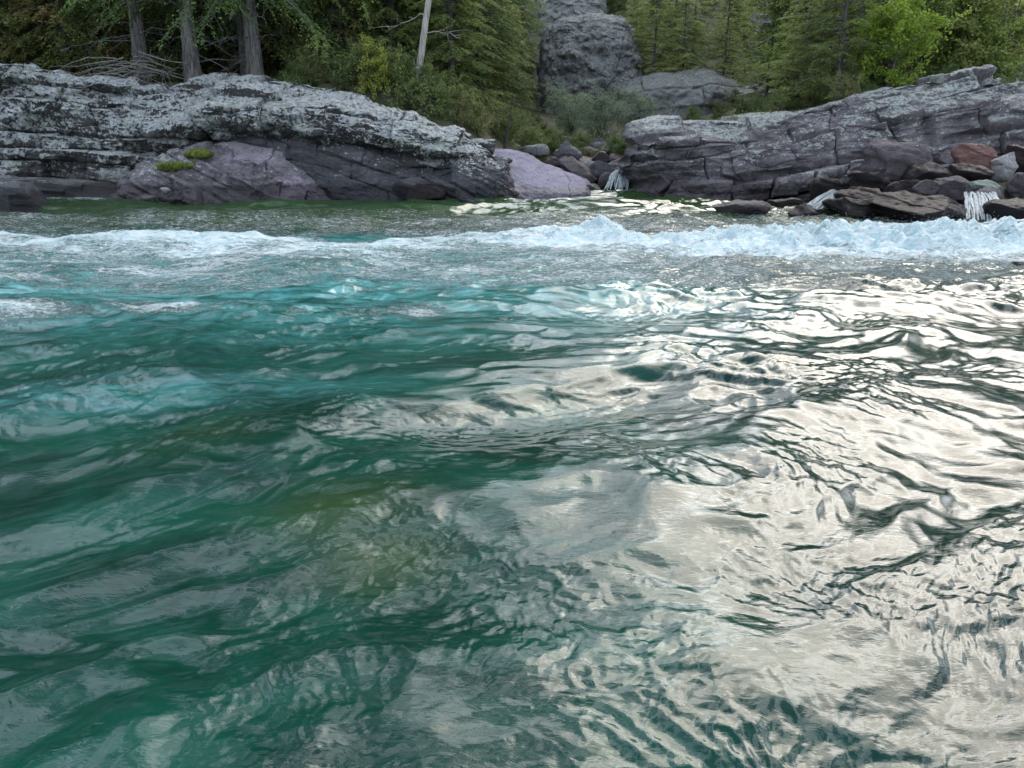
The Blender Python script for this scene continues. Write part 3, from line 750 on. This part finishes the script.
# small falls
def fall(name, label, pts, w0, w1, seed, ns=48):
    A = np.array([P(*p) for p in pts]); rs = np.random.RandomState(seed); n = 30
    Vs = []; Qs = []; off = 0
    for i in range(ns):
        t = np.linspace(0, (len(pts) - 1) * rs.uniform(.85, 1), n)
        C_ = np.stack([np.interp(t, np.arange(len(pts)), A[:, c]) for c in range(3)], -1)
        u = rs.uniform(-.5, .5); ww = np.interp(t, [0, len(pts) - 1], [w0, w1])
        C_[:, 0] += u * ww + .015 * np.sin(t * 3 + i); C_[:, 1] -= .12 * (1 - 4 * u * u) + rs.uniform(0, .06); C_[:, 2] += rs.uniform(-.02, .02)
        hw_ = rs.uniform(.005, .018) * (.4 + np.sin(np.linspace(.2, 2.9, n)))
        G = np.stack([C_ - np.array([1, 0, 0]) * hw_[:, None], C_ + np.array([0, -.03, 0]), C_ + np.array([1, 0, 0]) * hw_[:, None]], 1)
        G = G + .008 * fbm3(G * 9, seed + i, 2)[..., None]
        Vs.append(G.reshape(-1, 3)); Qs.append(gridq(n, 3) + off); off += n * 3
    tag(link(name, mk_mesh(name, np.concatenate(Vs), np.concatenate(Qs), M['foam'])), label, 'waterfall')
fall('waterfall', 'little white fall dropping into the gully pool', [(622, 170, 21.2), (620, 174, 20.9), (618, 182, 20.7), (616, 190, 20.3)], .35, .6, 1)
fall('waterfall', 'splashing white fall between the black boulders at the right edge', [(978, 192, 15.3), (981, 198, 14.9), (984, 208, 14.5), (986, 221, 13.9)], .6, .75, 2)
fall('waterfall', 'thin white trickle left of the low black wet rock', [(838, 190, 16.0), (828, 196, 15.6), (820, 203, 15.2), (812, 209, 14.9)], .3, .5, 3)

# ------------------------------------------------------------------ vegetation
class MB:
    def __init__(s): s.V = []; s.Q = []; s.n = 0
    def tube(s, pts, rad, k=7, jitter=0, rs=None):
        pts = np.asarray(pts, float); m = len(pts)
        T = np.gradient(pts, axis=0); T /= np.linalg.norm(T, axis=1, keepdims=True) + 1e-9
        ref = np.array([0, 0, 1.0]) if abs(T[0][2]) < .8 else np.array([1.0, 0, 0])
        a = np.cross(T, ref); a /= np.linalg.norm(a, axis=1, keepdims=True) + 1e-9; b = np.cross(T, a)
        th = np.linspace(0, 2 * math.pi, k, endpoint=False)
        r = np.asarray(rad)[:, None] * np.ones((1, k))
        if jitter: r = r * (1 + jitter * rs.uniform(-1, 1, (m, k)))
        V = pts[:, None] + r[..., None] * (np.cos(th)[None, :, None] * a[:, None] + np.sin(th)[None, :, None] * b[:, None])
        i = np.arange(m - 1)[:, None] * k; j = np.arange(k)[None]
        Q = np.stack([i + j, i + (j + 1) % k, i + k + (j + 1) % k, i + k + j], -1).reshape(-1, 4)
        s.V.append(V.reshape(-1, 3)); s.Q.append(Q + s.n); s.n += m * k
    def mesh(s, name, mat): return mk_mesh(name, np.concatenate(s.V), np.concatenate(s.Q), mat)

def leaves_mesh(name, C_, D, L, W, mat, rs, flat=0.5):
    """diamond leaf faces at C_, pointing along D"""
    n = len(C_)
    D = D / (np.linalg.norm(D, axis=1, keepdims=True) + 1e-9)
    u = rs.normal(size=(n, 3)); u[:, 2] += flat * 2 * np.sign(u[:, 2] + 1e-6)
    S_ = np.cross(D, u); S_ /= np.linalg.norm(S_, axis=1, keepdims=True) + 1e-9
    L = L[:, None]; W = W[:, None]
    V = np.stack([C_, C_ + D * L * .5 + S_ * W * .5, C_ + D * L, C_ + D * L * .5 - S_ * W * .5], 1).reshape(-1, 3)
    Q = np.arange(n * 4).reshape(-1, 4)
    r = np.repeat(rs.uniform(0, 1, n), 4)
    return mk_mesh(name, V, Q, mat, False, {'rnd': r})

def conifer(seed, H, rad, crown0, leafmat, barkmat, r0=.2, droop=.35, dens=1.0, lw=(.085, .026), lean=(0, 0), shape=.8, vis=4.5, dead=0):
    """returns {part: mesh}; foliage is finest in the lower part, which is what the view shows"""
    rs = np.random.RandomState(seed)
    tr = MB(); zt = np.linspace(-.5, H, 26)
    cx = lean[0] * zt + .03 * (np.sin(zt * .5 + seed) - math.sin(seed)); cy = lean[1] * zt + .03 * np.cos(zt * .4 + seed)
    tr.tube(np.stack([cx, cy, zt], -1), r0 * (1 - .93 * (np.clip(zt, 0, H) / H) ** .9) * (1 + .5 * np.exp(-np.clip(zt + .1, 0, 9) * 3)), 12, .05, rs)
    C_ = []; D_ = []; L_ = []; W_ = []
    z = crown0
    bm = MB(); nb = 0
    while z < H - .15:
        f = (z - crown0) / (H - crown0)
        coarse = 1.0 if z < vis else 3.0
        nbr = max(2, int((5 if z < vis else 4) * dens + rs.rand()))
        for b in range(nbr):
            az = rs.uniform(0, 2 * math.pi)
            Lb = rad * ((1 - f) ** shape) * rs.uniform(.55, 1.1) + .12
            if f < .12: Lb *= rs.uniform(.6, 1)
            zz = z + rs.uniform(-.1, .1)
            x0 = np.interp(zz, zt, cx); y0 = np.interp(zz, zt, cy)
            d = np.array([math.cos(az), math.sin(az), 0]); up = rs.uniform(-.05, .3) if f < .7 else rs.uniform(.3, .8)
            m = 7; t = np.linspace(0, 1, m)
            pts = np.array([x0, y0, zz]) + d * (t * Lb)[:, None] + np.array([0, 0, 1.]) * (up * t * Lb - droop * Lb * t ** 2)[:, None]
            side = np.cross(d, (0, 0, 1)); pts += side * (rs.uniform(-.15, .15) * Lb * t ** 2)[:, None]
            bm.tube(pts, np.linspace(.010 + .006 * Lb, .003, m), 4)
            nt = max(4, int(Lb / (.075 * coarse)))
            for q in range(nt):
                tt = rs.uniform(.12, 1) ** .8
                o = np.array([np.interp(tt, t, pts[:, c]) for c in range(3)])
                ang = rs.choice((-1, 1)) * rs.uniform(.5, 1.15)
                dd = d * math.cos(ang) + side * math.sin(ang); dd = dd + np.array([0, 0, -.25 - droop * rs.uniform(.2, 1.0)])
                Lt = (.16 + .28 * Lb * (1 - .75 * tt)) * rs.uniform(.6, 1.1)
                nl = max(4, int(Lt / (.020 * coarse)))
                s_ = rs.uniform(0, 1, nl) * Lt
                c = o + dd * s_[:, None] + rs.normal(0, .012, (nl, 3)); c[:, 2] -= .3 * droop * s_ ** 2 / max(Lt, .1)
                sg = rs.choice((-1, 1), nl)[:, None]; ls = np.cross(dd, (0, 0, 1)); 
                C_.append(c); D_.append(dd + ls * sg * .8 + rs.normal(0, .25, (nl, 3)))
                L_.append(np.full(nl, lw[0] * coarse ** .8) * rs.uniform(.6, 1.2, nl)); W_.append(np.full(nl, lw[1] * coarse) * rs.uniform(.7, 1.3, nl))
        z += (.17 if z < vis else .42) / max(dens, .3) ** .3
    tr.V += bm.V; tr.Q += [q + tr.n for q in bm.Q]; tr.n += bm.n; parts = {}
    parts['crown'] = leaves_mesh('crown', np.concatenate(C_), np.concatenate(D_), np.concatenate(L_), np.concatenate(W_), leafmat, rs)
    if dead:
        db = MB()
        for i in range(dead):
            az = rs.uniform(0, 2 * math.pi); zz = rs.uniform(.4, min(crown0 + 1, 6)); Lb = rs.uniform(.7, 1.9)
            d = np.array([math.cos(az), math.sin(az), 0]); t = np.linspace(0, 1, 8)
            pts = np.array([np.interp(zz, zt, cx), np.interp(zz, zt, cy), zz]) + d * (t * Lb)[:, None] + np.array([0, 0, 1.]) * (rs.uniform(-.3, .2) * t * Lb - rs.uniform(0, .5) * Lb * t ** 2)[:, None] + rs.normal(0, .025, (8, 3))
            db.tube(pts, np.linspace(.016, .004, 8), 4)
            for q in range(4):
                tt = rs.uniform(.3, .95); o = np.array([np.interp(tt, t, pts[:, c]) for c in range(3)])
                e = o + (d * .7 + rs.normal(0, .5, 3)) * rs.uniform(.2, .5)
                db.tube(np.stack([o, (o + e) / 2 + rs.normal(0, .03, 3), e]), [.008, .006, .003], 3)
        tr.V += db.V; tr.Q += [q + tr.n for q in db.Q]
    parts['trunk'] = tr.mesh('trunk', barkmat)
    return parts

def broadleaf(seed, H, rad, leafmat, barkmat, stems=1, nleaf=9000, ls=(.06, .045), r0=.06, base=.15, lean=(0, 0), clump=.28, flat=.3):
    rs = np.random.RandomState(seed); tr = MB(); tips = []
    for s_ in range(stems):
        az = rs.uniform(0, 6.28); sp_ = 0 if stems == 1 else rs.uniform(.2, .6)
        t = np.linspace(0, 1, 12)
        hh = H * (1 if s_ == 0 else rs.uniform(.6, 1))
        pts = np.stack([(sp_ * math.cos(az) * rad + lean[0] * hh) * t ** 1.3 + .04 * np.sin(t * 9 + s_), (sp_ * math.sin(az) * rad + lean[1] * hh) * t ** 1.3 + .04 * np.cos(t * 7), -.2 + (hh + .2) * t], -1)
        tr.tube(pts, r0 * (1 - .88 * t), 8, .05, rs)
        nb = int(26 / (stems ** .5))
        for b in range(nb):
            tt = rs.uniform(base, 1); o = np.array([np.interp(tt, t, pts[:, c]) for c in range(3)])
            a = rs.uniform(0, 6.28); Lb = rad * rs.uniform(.4, 1.0) * math.sin(math.pi * (.2 + .7 * (tt - base) / (1 - base + 1e-6))) + .1
            d = np.array([math.cos(a), math.sin(a), rs.uniform(.2, .9)]); u = np.linspace(0, 1, 6)
            bp = o + d * (u * Lb)[:, None] + np.array([0, 0, -.15]) * (u ** 2 * Lb)[:, None] + rs.normal(0, .02, (6, 3))
            tr.tube(bp, np.linspace(r0 * .28, .004, 6), 4)
            for q in range(4):
                w = rs.uniform(.3, 1); oo = np.array([np.interp(w, u, bp[:, c]) for c in range(3)])
                e = oo + rs.normal(0, 1, 3) * Lb * .22 + np.array([0, 0, .05]); tips.append((oo, e))
                tr.tube(np.stack([oo, (oo + e) / 2, e]), [.007, .005, .003], 3)
    tips = np.array(tips); idx = rs.randint(0, len(tips), nleaf); wgt = .2 + .8 * hf(idx, 1, 0, seed)
    keep = rs.uniform(0, 1, nleaf) < wgt; idx = idx[keep]; n = len(idx)
    f = rs.uniform(0, 1.2, n)[:, None]
    c = tips[idx, 0] * (1 - f) + tips[idx, 1] * f + rs.normal(0, clump * .35, (n, 3)) * rad * .45
    D = rs.normal(size=(n, 3)); D[:, 2] -= .4
    cr = leaves_mesh('crown', c, D, ls[0] * rs.uniform(.6, 1.3, n), ls[1] * rs.uniform(.6, 1.3, n), leafmat, rs, flat)
    return {'trunk': tr.mesh('trunk', barkmat), 'crown': cr}

def place(kind, parts, px, Y, label, cat, sc=1.0, rz=None, group=None, dz=-.05, x=None, rx=0, z=None):
    if x is None: x, _ = XY(px, Y)
    o = bpy.data.objects.new(kind, None); COL.objects.link(o); o.empty_display_size = .2
    o.location = (x, Y, (gz(x, Y) if z is None else z) + dz); o.scale = (sc, sc, sc)
    o.rotation_euler = (rx, 0, rnd.uniform(0, 6.28) if rz is None else rz)
    for n, me in parts.items():
        link(n, me, o)
    tag(o, label, cat, group)
    return o

# tree stock
bigfir = [conifer(201 + i, 15 + 2 * i, 2.3, 2.5 - .3 * i, M['fir'], M['bark'], r0=.18, droop=.75, dead=22, dens=.7) for i in range(3)]
fir = [conifer(211 + i, 13, 2.3, .35, M['fir'], M['bark_dark'], r0=.17, droop=.45, dens=1.0) for i in range(3)]
hem = [conifer(221 + i, 11, 2.0, .25, M['hemlock'], M['bark_dark'], r0=.14, droop=.32, dens=1.1) for i in range(2)]
ced = [conifer(231 + i, 6, 1.8, .2, M['cedar'], M['bark_dark'], r0=.09, droop=.55, dens=1.0, lw=(.09, .036)) for i in range(2)]
lar = [conifer(241 + i, 6.5, 1.5, .3, M['larch'], M['bark'], r0=.07, droop=.16, dens=1.05, lw=(.085, .03), vis=9) for i in range(3)]
lime = [broadleaf(255, 3.0, 1.4, M['lime'], M['bark'], 4, 17000, (.10, .075), .05)]
asp = [broadleaf(251 + i, 4.2, 1.5, M['aspen'], M['bark'], 3, 17000, (.10, .075), .05) for i in range(2)]
shr = [broadleaf(261 + i, 1.3, 1.0, M['shrub'], M['bark_dark'], 5, 7500, (.07, .045), .02, .05) for i in range(3)]
wil = [broadleaf(271 + i, 2.2, 1.5, M['willow'], M['bark_dark'], 7, 16000, (.09, .03), .025, .05) for i in range(2)]
yel = [broadleaf(281, 1.9, 1.0, M['yellow'], M['bark_dark'], 5, 9000, (.08, .055), .025, .05)]
low = [broadleaf(291 + i, .6, .7, M['shrub'], M['bark_dark'], 6, 3500, (.07, .045), .01, .02) for i in range(2)]

# named trees of the left bank
place('fir_tree', bigfir[0], 148, 21.6, 'grey bare trunk with a tangle of dead twigs at its foot, standing on the ledge', 'tree', 1.0, 1.0)
place('fir_tree', bigfir[1], 198, 21.7, 'straight thick grey trunk left of the thickest dark trunk', 'tree', 1.1, 2.0)
place('fir_tree', bigfir[2], 259, 21.9, 'thickest grey trunk with a dark twin behind it, right of the bare pair', 'tree', 1.1, 4.0)
place('fir_tree', bigfir[0], 249, 22.8, 'dark slim twin trunk just behind the thickest grey trunk', 'tree', .8, 5.0)
place('fir_tree', bigfir[1], 46, 23.5, 'slim dark trunk half hidden by rusty cedar boughs', 'tree', .8, 3.2)
place('birch_tree', {k: v for k, v in conifer(206, 11, 1.0, 7, M['larch'], M['birch'], r0=.095, lean=(.17, .02), dens=.5, dead=8).items()}, 416, 21.4, 'pale slender leaning trunk above the yellow bush', 'tree', 1, 0)
place('fir_tree', bigfir[2], 312, 23.6, 'dark trunk leaning right with fans of dead grey twigs', 'tree', .75, 2.5, rx=0).rotation_euler = (0, R(22), .3)
place('dead_tree', {'trunk': conifer(207, 4.5, .4, 4.0, M['larch'], M['birch'], r0=.06, lean=(.22, 0), dens=.3)['trunk']}, 1008, 22.5, 'thin pale dead pole leaning right behind the top of the banded outcrop', 'tree', 1, 0)
place('stump', {'trunk': conifer(208, 2.6, .4, 2.2, M['larch'], M['bark_dark'], r0=.12, lean=(.15, 0), dens=.3, dead=5)['trunk']}, 505, 22.5, 'short broken snag above the lilac slab', 'tree', .5, 0)
place('bush', yel[0], 376, 20.9, 'bright yellow-green bush left of the pale leaning trunk', 'bush', .62, 0)
place('bush', low[0], 412, 20.6, 'small brownish bush at the foot of the pale leaning trunk', 'bush', 1.1, 0)
place('bush', wil[0], 600, 27.5, 'grey-green willow bush filling the gully mouth', 'bush', .8, 0)
place('bush', wil[1], 642, 28.5, 'grey-green willow bush touching the rock nose', 'bush', .75, 2)
place('bush', wil[1], 572, 30.0, 'smaller grey-green willow bush left of the big one', 'bush', .7, 1)
for px, Y, sc, i in ((455, 21.4, .65, 0), (478, 21.8, .6, 1), (505, 23.2, .65, 2), (530, 24, .6, 0), (553, 25.5, .6, 1), (438, 21.0, .55, 2)):
    place('bush', shr[i], px, Y, 'olive shrub in the row between the ledge end and the gully', 'bush', sc, group='olive shrubs left of the gully')
# cedars over the left ledge
for px, Y, sc, i, lab in ((-40, 22.6, 1, 0, 'rusty green cedar cut off by the left edge'), (15, 22.3, .9, 1, 'rusty green cedar in the top left corner'),
                     (75, 22.2, .95, 0, 'rusty green cedar spreading between the slim dark trunk and the twiggy one'), (112, 23.4, .9, 1, 'small cedar behind the twiggy grey trunk'),
                     (172, 23.6, .9, 1, 'cedar filling the gap between the first two grey trunks'), (228, 23.8, .85, 0, 'cedar filling the gap before the thickest trunk'),
                     (292, 23.2, .9, 1, 'cedar right of the thickest trunk'), (345, 23.6, .9, 0, 'cedar behind the yellow-green bush')):
    place('cedar_tree', ced[i], px, Y, lab, 'tree', sc)
for px, Y, sc, i, lab in ((335, 24.5, .8, 0, 'dark fir behind the yellow-green bush and fans of twigs'), (452, 24.0, .8, 0, 'soft green hemlock right of the pale leaning trunk'),
                     (480, 26.5, .85, 1, 'soft green hemlock above the broken snag'), (503, 29.5, .75, 0, 'soft green hemlock nearest the rounded crag'),
                     (470, 28.0, 1.0, 1, 'tall hemlock behind the two nearer hemlocks'), (395, 24.6, .8, 1, 'dark hemlock right behind the pale leaning trunk')):
    place('hemlock_tree', hem[i], px, Y, lab, 'tree', sc)
# right slope
for px, Y, sc, i, lab in ((835, 22.6, 1.0, 0, 'light green young fir rising over the middle of the banded outcrop'), (800, 24.5, .8, 1, 'light green young fir left of the tallest one'),
                     (765, 31, 1.0, 2, 'young fir with a pale trunk behind the small mossy crag'), (720, 37.5, 1.1, 0, 'young fir above the right end of the low cliff'),
                     (680, 37.5, 1.1, 1, 'young fir above the middle of the low cliff'), (652, 38.5, 1.1, 2, 'young fir between the rounded crag and the low cliff')):
    place('young_fir', lar[i], px, Y, lab, 'tree', sc)
place('aspen_tree', lime[0], 884, 22.0, 'brightest lime-green aspen bush behind the outcrop crest', 'tree', .85)
for px, Y, sc, i, lab in ( (945, 24.5, .9, 1, 'yellow-green aspen behind the outcrop peak'),
                     (915, 26.5, 1.1, 0, 'taller yellow-green aspen behind the lime bush'), (990, 24, .85, 0, 'yellow-green aspen near the right edge'), (1035, 25, 1, 1, 'aspen cut off by the right edge')):
    place('aspen_tree', asp[i], px, Y, lab, 'tree', sc)
# undergrowth
for i in range(90):
    Y = rnd.uniform(22.3, 25.5); px = rnd.uniform(-60, 500)
    if i % 3 == 0: Y = rnd.uniform(20.7, 21.8); px = rnd.uniform(285, 440)
    place('undergrowth_shrub', (shr + low)[i % 5], px, Y, 'low shrub in the shaded undergrowth along the top of the left ledge', 'shrub', rnd.uniform(.3, .7), group='undergrowth on the left bank')
for i in range(60):
    Y = rnd.uniform(20.8, 30); px = rnd.uniform(740, 1090)
    place('undergrowth_shrub', (shr + low)[i % 5], px, Y, 'low shrub growing behind the crest of the banded outcrop', 'shrub', rnd.uniform(.35, .7), group='undergrowth on the right bank')
for i in range(50):
    Y = rnd.uniform(24, 33); px = rnd.uniform(480, 770)
    x, _ = XY(px, Y)
    place('undergrowth_shrub', (shr + low)[i % 5], px, Y, 'low shrub on the open slope below the crags', 'shrub', rnd.uniform(.25, .5), group='undergrowth below the crags')
# the forest behind
def scatter(n, pr, yr, stock, kind, label, group, sc, mind, avoid=()):
    pts = []; tries = 0
    while len(pts) < n and tries < n * 60:
        tries += 1
        Y = rnd.uniform(*yr); px = rnd.uniform(*pr)
        if any(a < px < b and c < Y < d for a, b, c, d in avoid): continue
        x, _ = XY(px, Y)
        if all((x - a) ** 2 + (Y - b) ** 2 > mind ** 2 for a, b in pts):
            pts.append((x, Y)); place(kind, stock[len(pts) % len(stock)], px, Y, label, 'tree', rnd.uniform(*sc), group=group)
av = [(500, 780, 24, 38.9), (510, 625, 38, 54), (750, 835, 41, 50.5)]
scatter(46, (-260, 420), (24.6, 40), fir, 'fir_tree', 'dark fir crowded in the shade behind the left ledge', 'dark firs of the left forest', (1.0, 1.55), 1.9)
scatter(22, (420, 560), (29, 50), hem + fir, 'hemlock_tree', 'green conifer on the slope left of the rounded crag', 'conifers left of the crag', (.8, 1.1), 1.9, av)
scatter(40, (560, 860), (38.5, 62), hem + lar + fir[:1], 'fir_tree', 'mixed green conifer on the high slope above the crags', 'conifers above the crags', (.55, .8), 2.0, av)
scatter(16, (780, 1250), (25, 38), asp, 'aspen_tree', 'yellow-green aspen mixed among the young firs behind the right outcrop', 'aspens of the right slope', (1.0, 1.6), 2.0, av)
scatter(38, (790, 1300), (27, 50), lar + hem + lar, 'young_fir', 'light green young conifer on the slope behind the right outcrop', 'young conifers of the right slope', (.85, 1.35), 2.0, av)

# dead branches lying on the ledge at the foot of the bare trunk
def twig_pile(label, px, py, Y, n, spread, seed):
    rs = np.random.RandomState(seed); mb = MB(); c0 = np.array(P(px, py, Y))
    for i in range(n):
        a = rs.uniform(-.5, .5) + (math.pi if rs.rand() < .6 else 0); L = rs.uniform(.5, spread); t = np.linspace(0, 1, 9)
        st = rs.normal(0, .15, 3)
        pts = st + np.array([math.cos(a), math.sin(a) * .4 - .1, 0]) * (t * L)[:, None] + np.array([0, 0, 1.]) * (rs.uniform(.1, .5) * L * (1 - t) + rs.uniform(-.2, .35) * L * np.sin(t * 3))[:, None] * .6
        mb.tube(pts + rs.normal(0, .008, (9, 3)), np.linspace(.017, .005, 9), 4)
        for q in range(3):
            k = rs.randint(2, 8); e = pts[k] + rs.normal(0, .18, 3); mb.tube(np.stack([pts[k], e]), [.007, .003], 3)
    tag(link('dead_branch_tangle', mb.mesh('dead_branch_tangle', M['dead']), loc=c0), label, 'dead branches')
twig_pile('tangle of bleached dead branches on the ledge at the foot of the twiggy trunk', 132, 76, 20.9, 34, 1.7, 3)
twig_pile('bleached driftwood stick lying on the lichened ledge', 90, 92, 19.7, 3, .8, 9)

# ------------------------------------------------------------------ light
SAZ, SEL = R(31), R(38)
sd = Vector((math.sin(SAZ) * math.cos(SEL), math.cos(SAZ) * math.cos(SEL), math.sin(SEL)))
w = bpy.data.worlds.new('World'); S.world = w; w.use_nodes = True; nt = w.node_tree; nt.nodes.clear()
def wn(t, **k):
    n = nt.nodes.new(t)
    for a, b in k.items(): setattr(n, a, b)
    return n
def wl(a, b): nt.links.new(a, b)
out = wn('ShaderNodeOutputWorld'); sky = wn('ShaderNodeTexSky', sky_type='NISHITA', sun_disc=False, sun_elevation=SEL, sun_rotation=SAZ, dust_density=2.0)
bg = wn('ShaderNodeBackground'); bg.inputs[1].default_value = .08; wl(sky.outputs[0], bg.inputs[0])
tc = wn('ShaderNodeTexCoord')
def wm(op, a, b=None, clamp=False):
    n = wn('ShaderNodeMath', operation=op, use_clamp=clamp)
    for i, v in enumerate((a, b)):
        if v is None: continue
        if isinstance(v, (int, float)): n.inputs[i].default_value = v
        else: wl(v, n.inputs[i])
    return n.outputs[0]
dot = wn('ShaderNodeVectorMath', operation='DOT_PRODUCT'); wl(tc.outputs['Generated'], dot.inputs[0]); dot.inputs[1].default_value = sd
ang = wm('ARCCOSINE', wm('MINIMUM', dot.outputs['Value'], .99999))
g1 = wm('EXPONENT', wm('MULTIPLY', wm('MULTIPLY', ang, ang), -1 / (R(21) ** 2)))
g2 = wm('EXPONENT', wm('MULTIPLY', wm('MULTIPLY', ang, ang), -1 / (R(9) ** 2)))
nz = wn('ShaderNodeTexNoise'); nz.inputs['Scale'].default_value = 4.5; nz.inputs['Detail'].default_value = 6
mp = wn('ShaderNodeMapping'); mp.inputs['Scale'].default_value = (1, 1, 2.2); wl(tc.outputs['Generated'], mp.inputs[0]); wl(mp.outputs[0], nz.inputs['Vector'])
mr = wn('ShaderNodeMapRange', interpolation_type='SMOOTHSTEP'); wl(nz.outputs[0], mr.inputs[0])
for i, v in enumerate((.48, .525, .07, 1.0)): mr.inputs[i + 1].default_value = v
cl = wm('MULTIPLY', mr.outputs[0], wm('ADD', wm('MULTIPLY', g1, GLOW1 := 4.2), wm('MULTIPLY', g2, GLOW2 := .5)))
bg2 = wn('ShaderNodeBackground'); bg2.inputs[0].default_value = (1, .90, .76, 1); wl(cl, bg2.inputs[1])
ad = wn('ShaderNodeAddShader'); wl(bg.outputs[0], ad.inputs[0]); wl(bg2.outputs[0], ad.inputs[1]); bg3 = wn('ShaderNodeBackground'); bg3.inputs[0].default_value = (.78, .89, 1, 1); wl(wm('MULTIPLY', mr.outputs[0], 2.1), bg3.inputs[1])
ad2 = wn('ShaderNodeAddShader'); wl(ad.outputs[0], ad2.inputs[0]); wl(bg3.outputs[0], ad2.inputs[1]); wl(ad2.outputs[0], out.inputs[0])

sun = bpy.data.lights.new('sun', 'SUN'); sun.energy = 1.0; sun.angle = R(36); sun.color = (1, .94, .84)
so = bpy.data.objects.new('sun', sun); COL.objects.link(so); so.rotation_euler = (-sd).to_track_quat('-Z', 'Y').to_euler()

S.view_settings.view_transform = 'Standard'; S.view_settings.look = 'None'; S.view_settings.gamma = 1
S.view_settings.exposure = 0.35
S.render.engine = 'CYCLES'
S.cycles.use_denoising = True
S.cycles.max_bounces = 4; S.cycles.diffuse_bounces = 3; S.cycles.glossy_bounces = 3; S.cycles.transmission_bounces = 2; S.cycles.transparent_max_bounces = 4
S.cycles.sample_clamp_indirect = 6; S.cycles.caustics_reflective = False; S.cycles.caustics_refractive = False
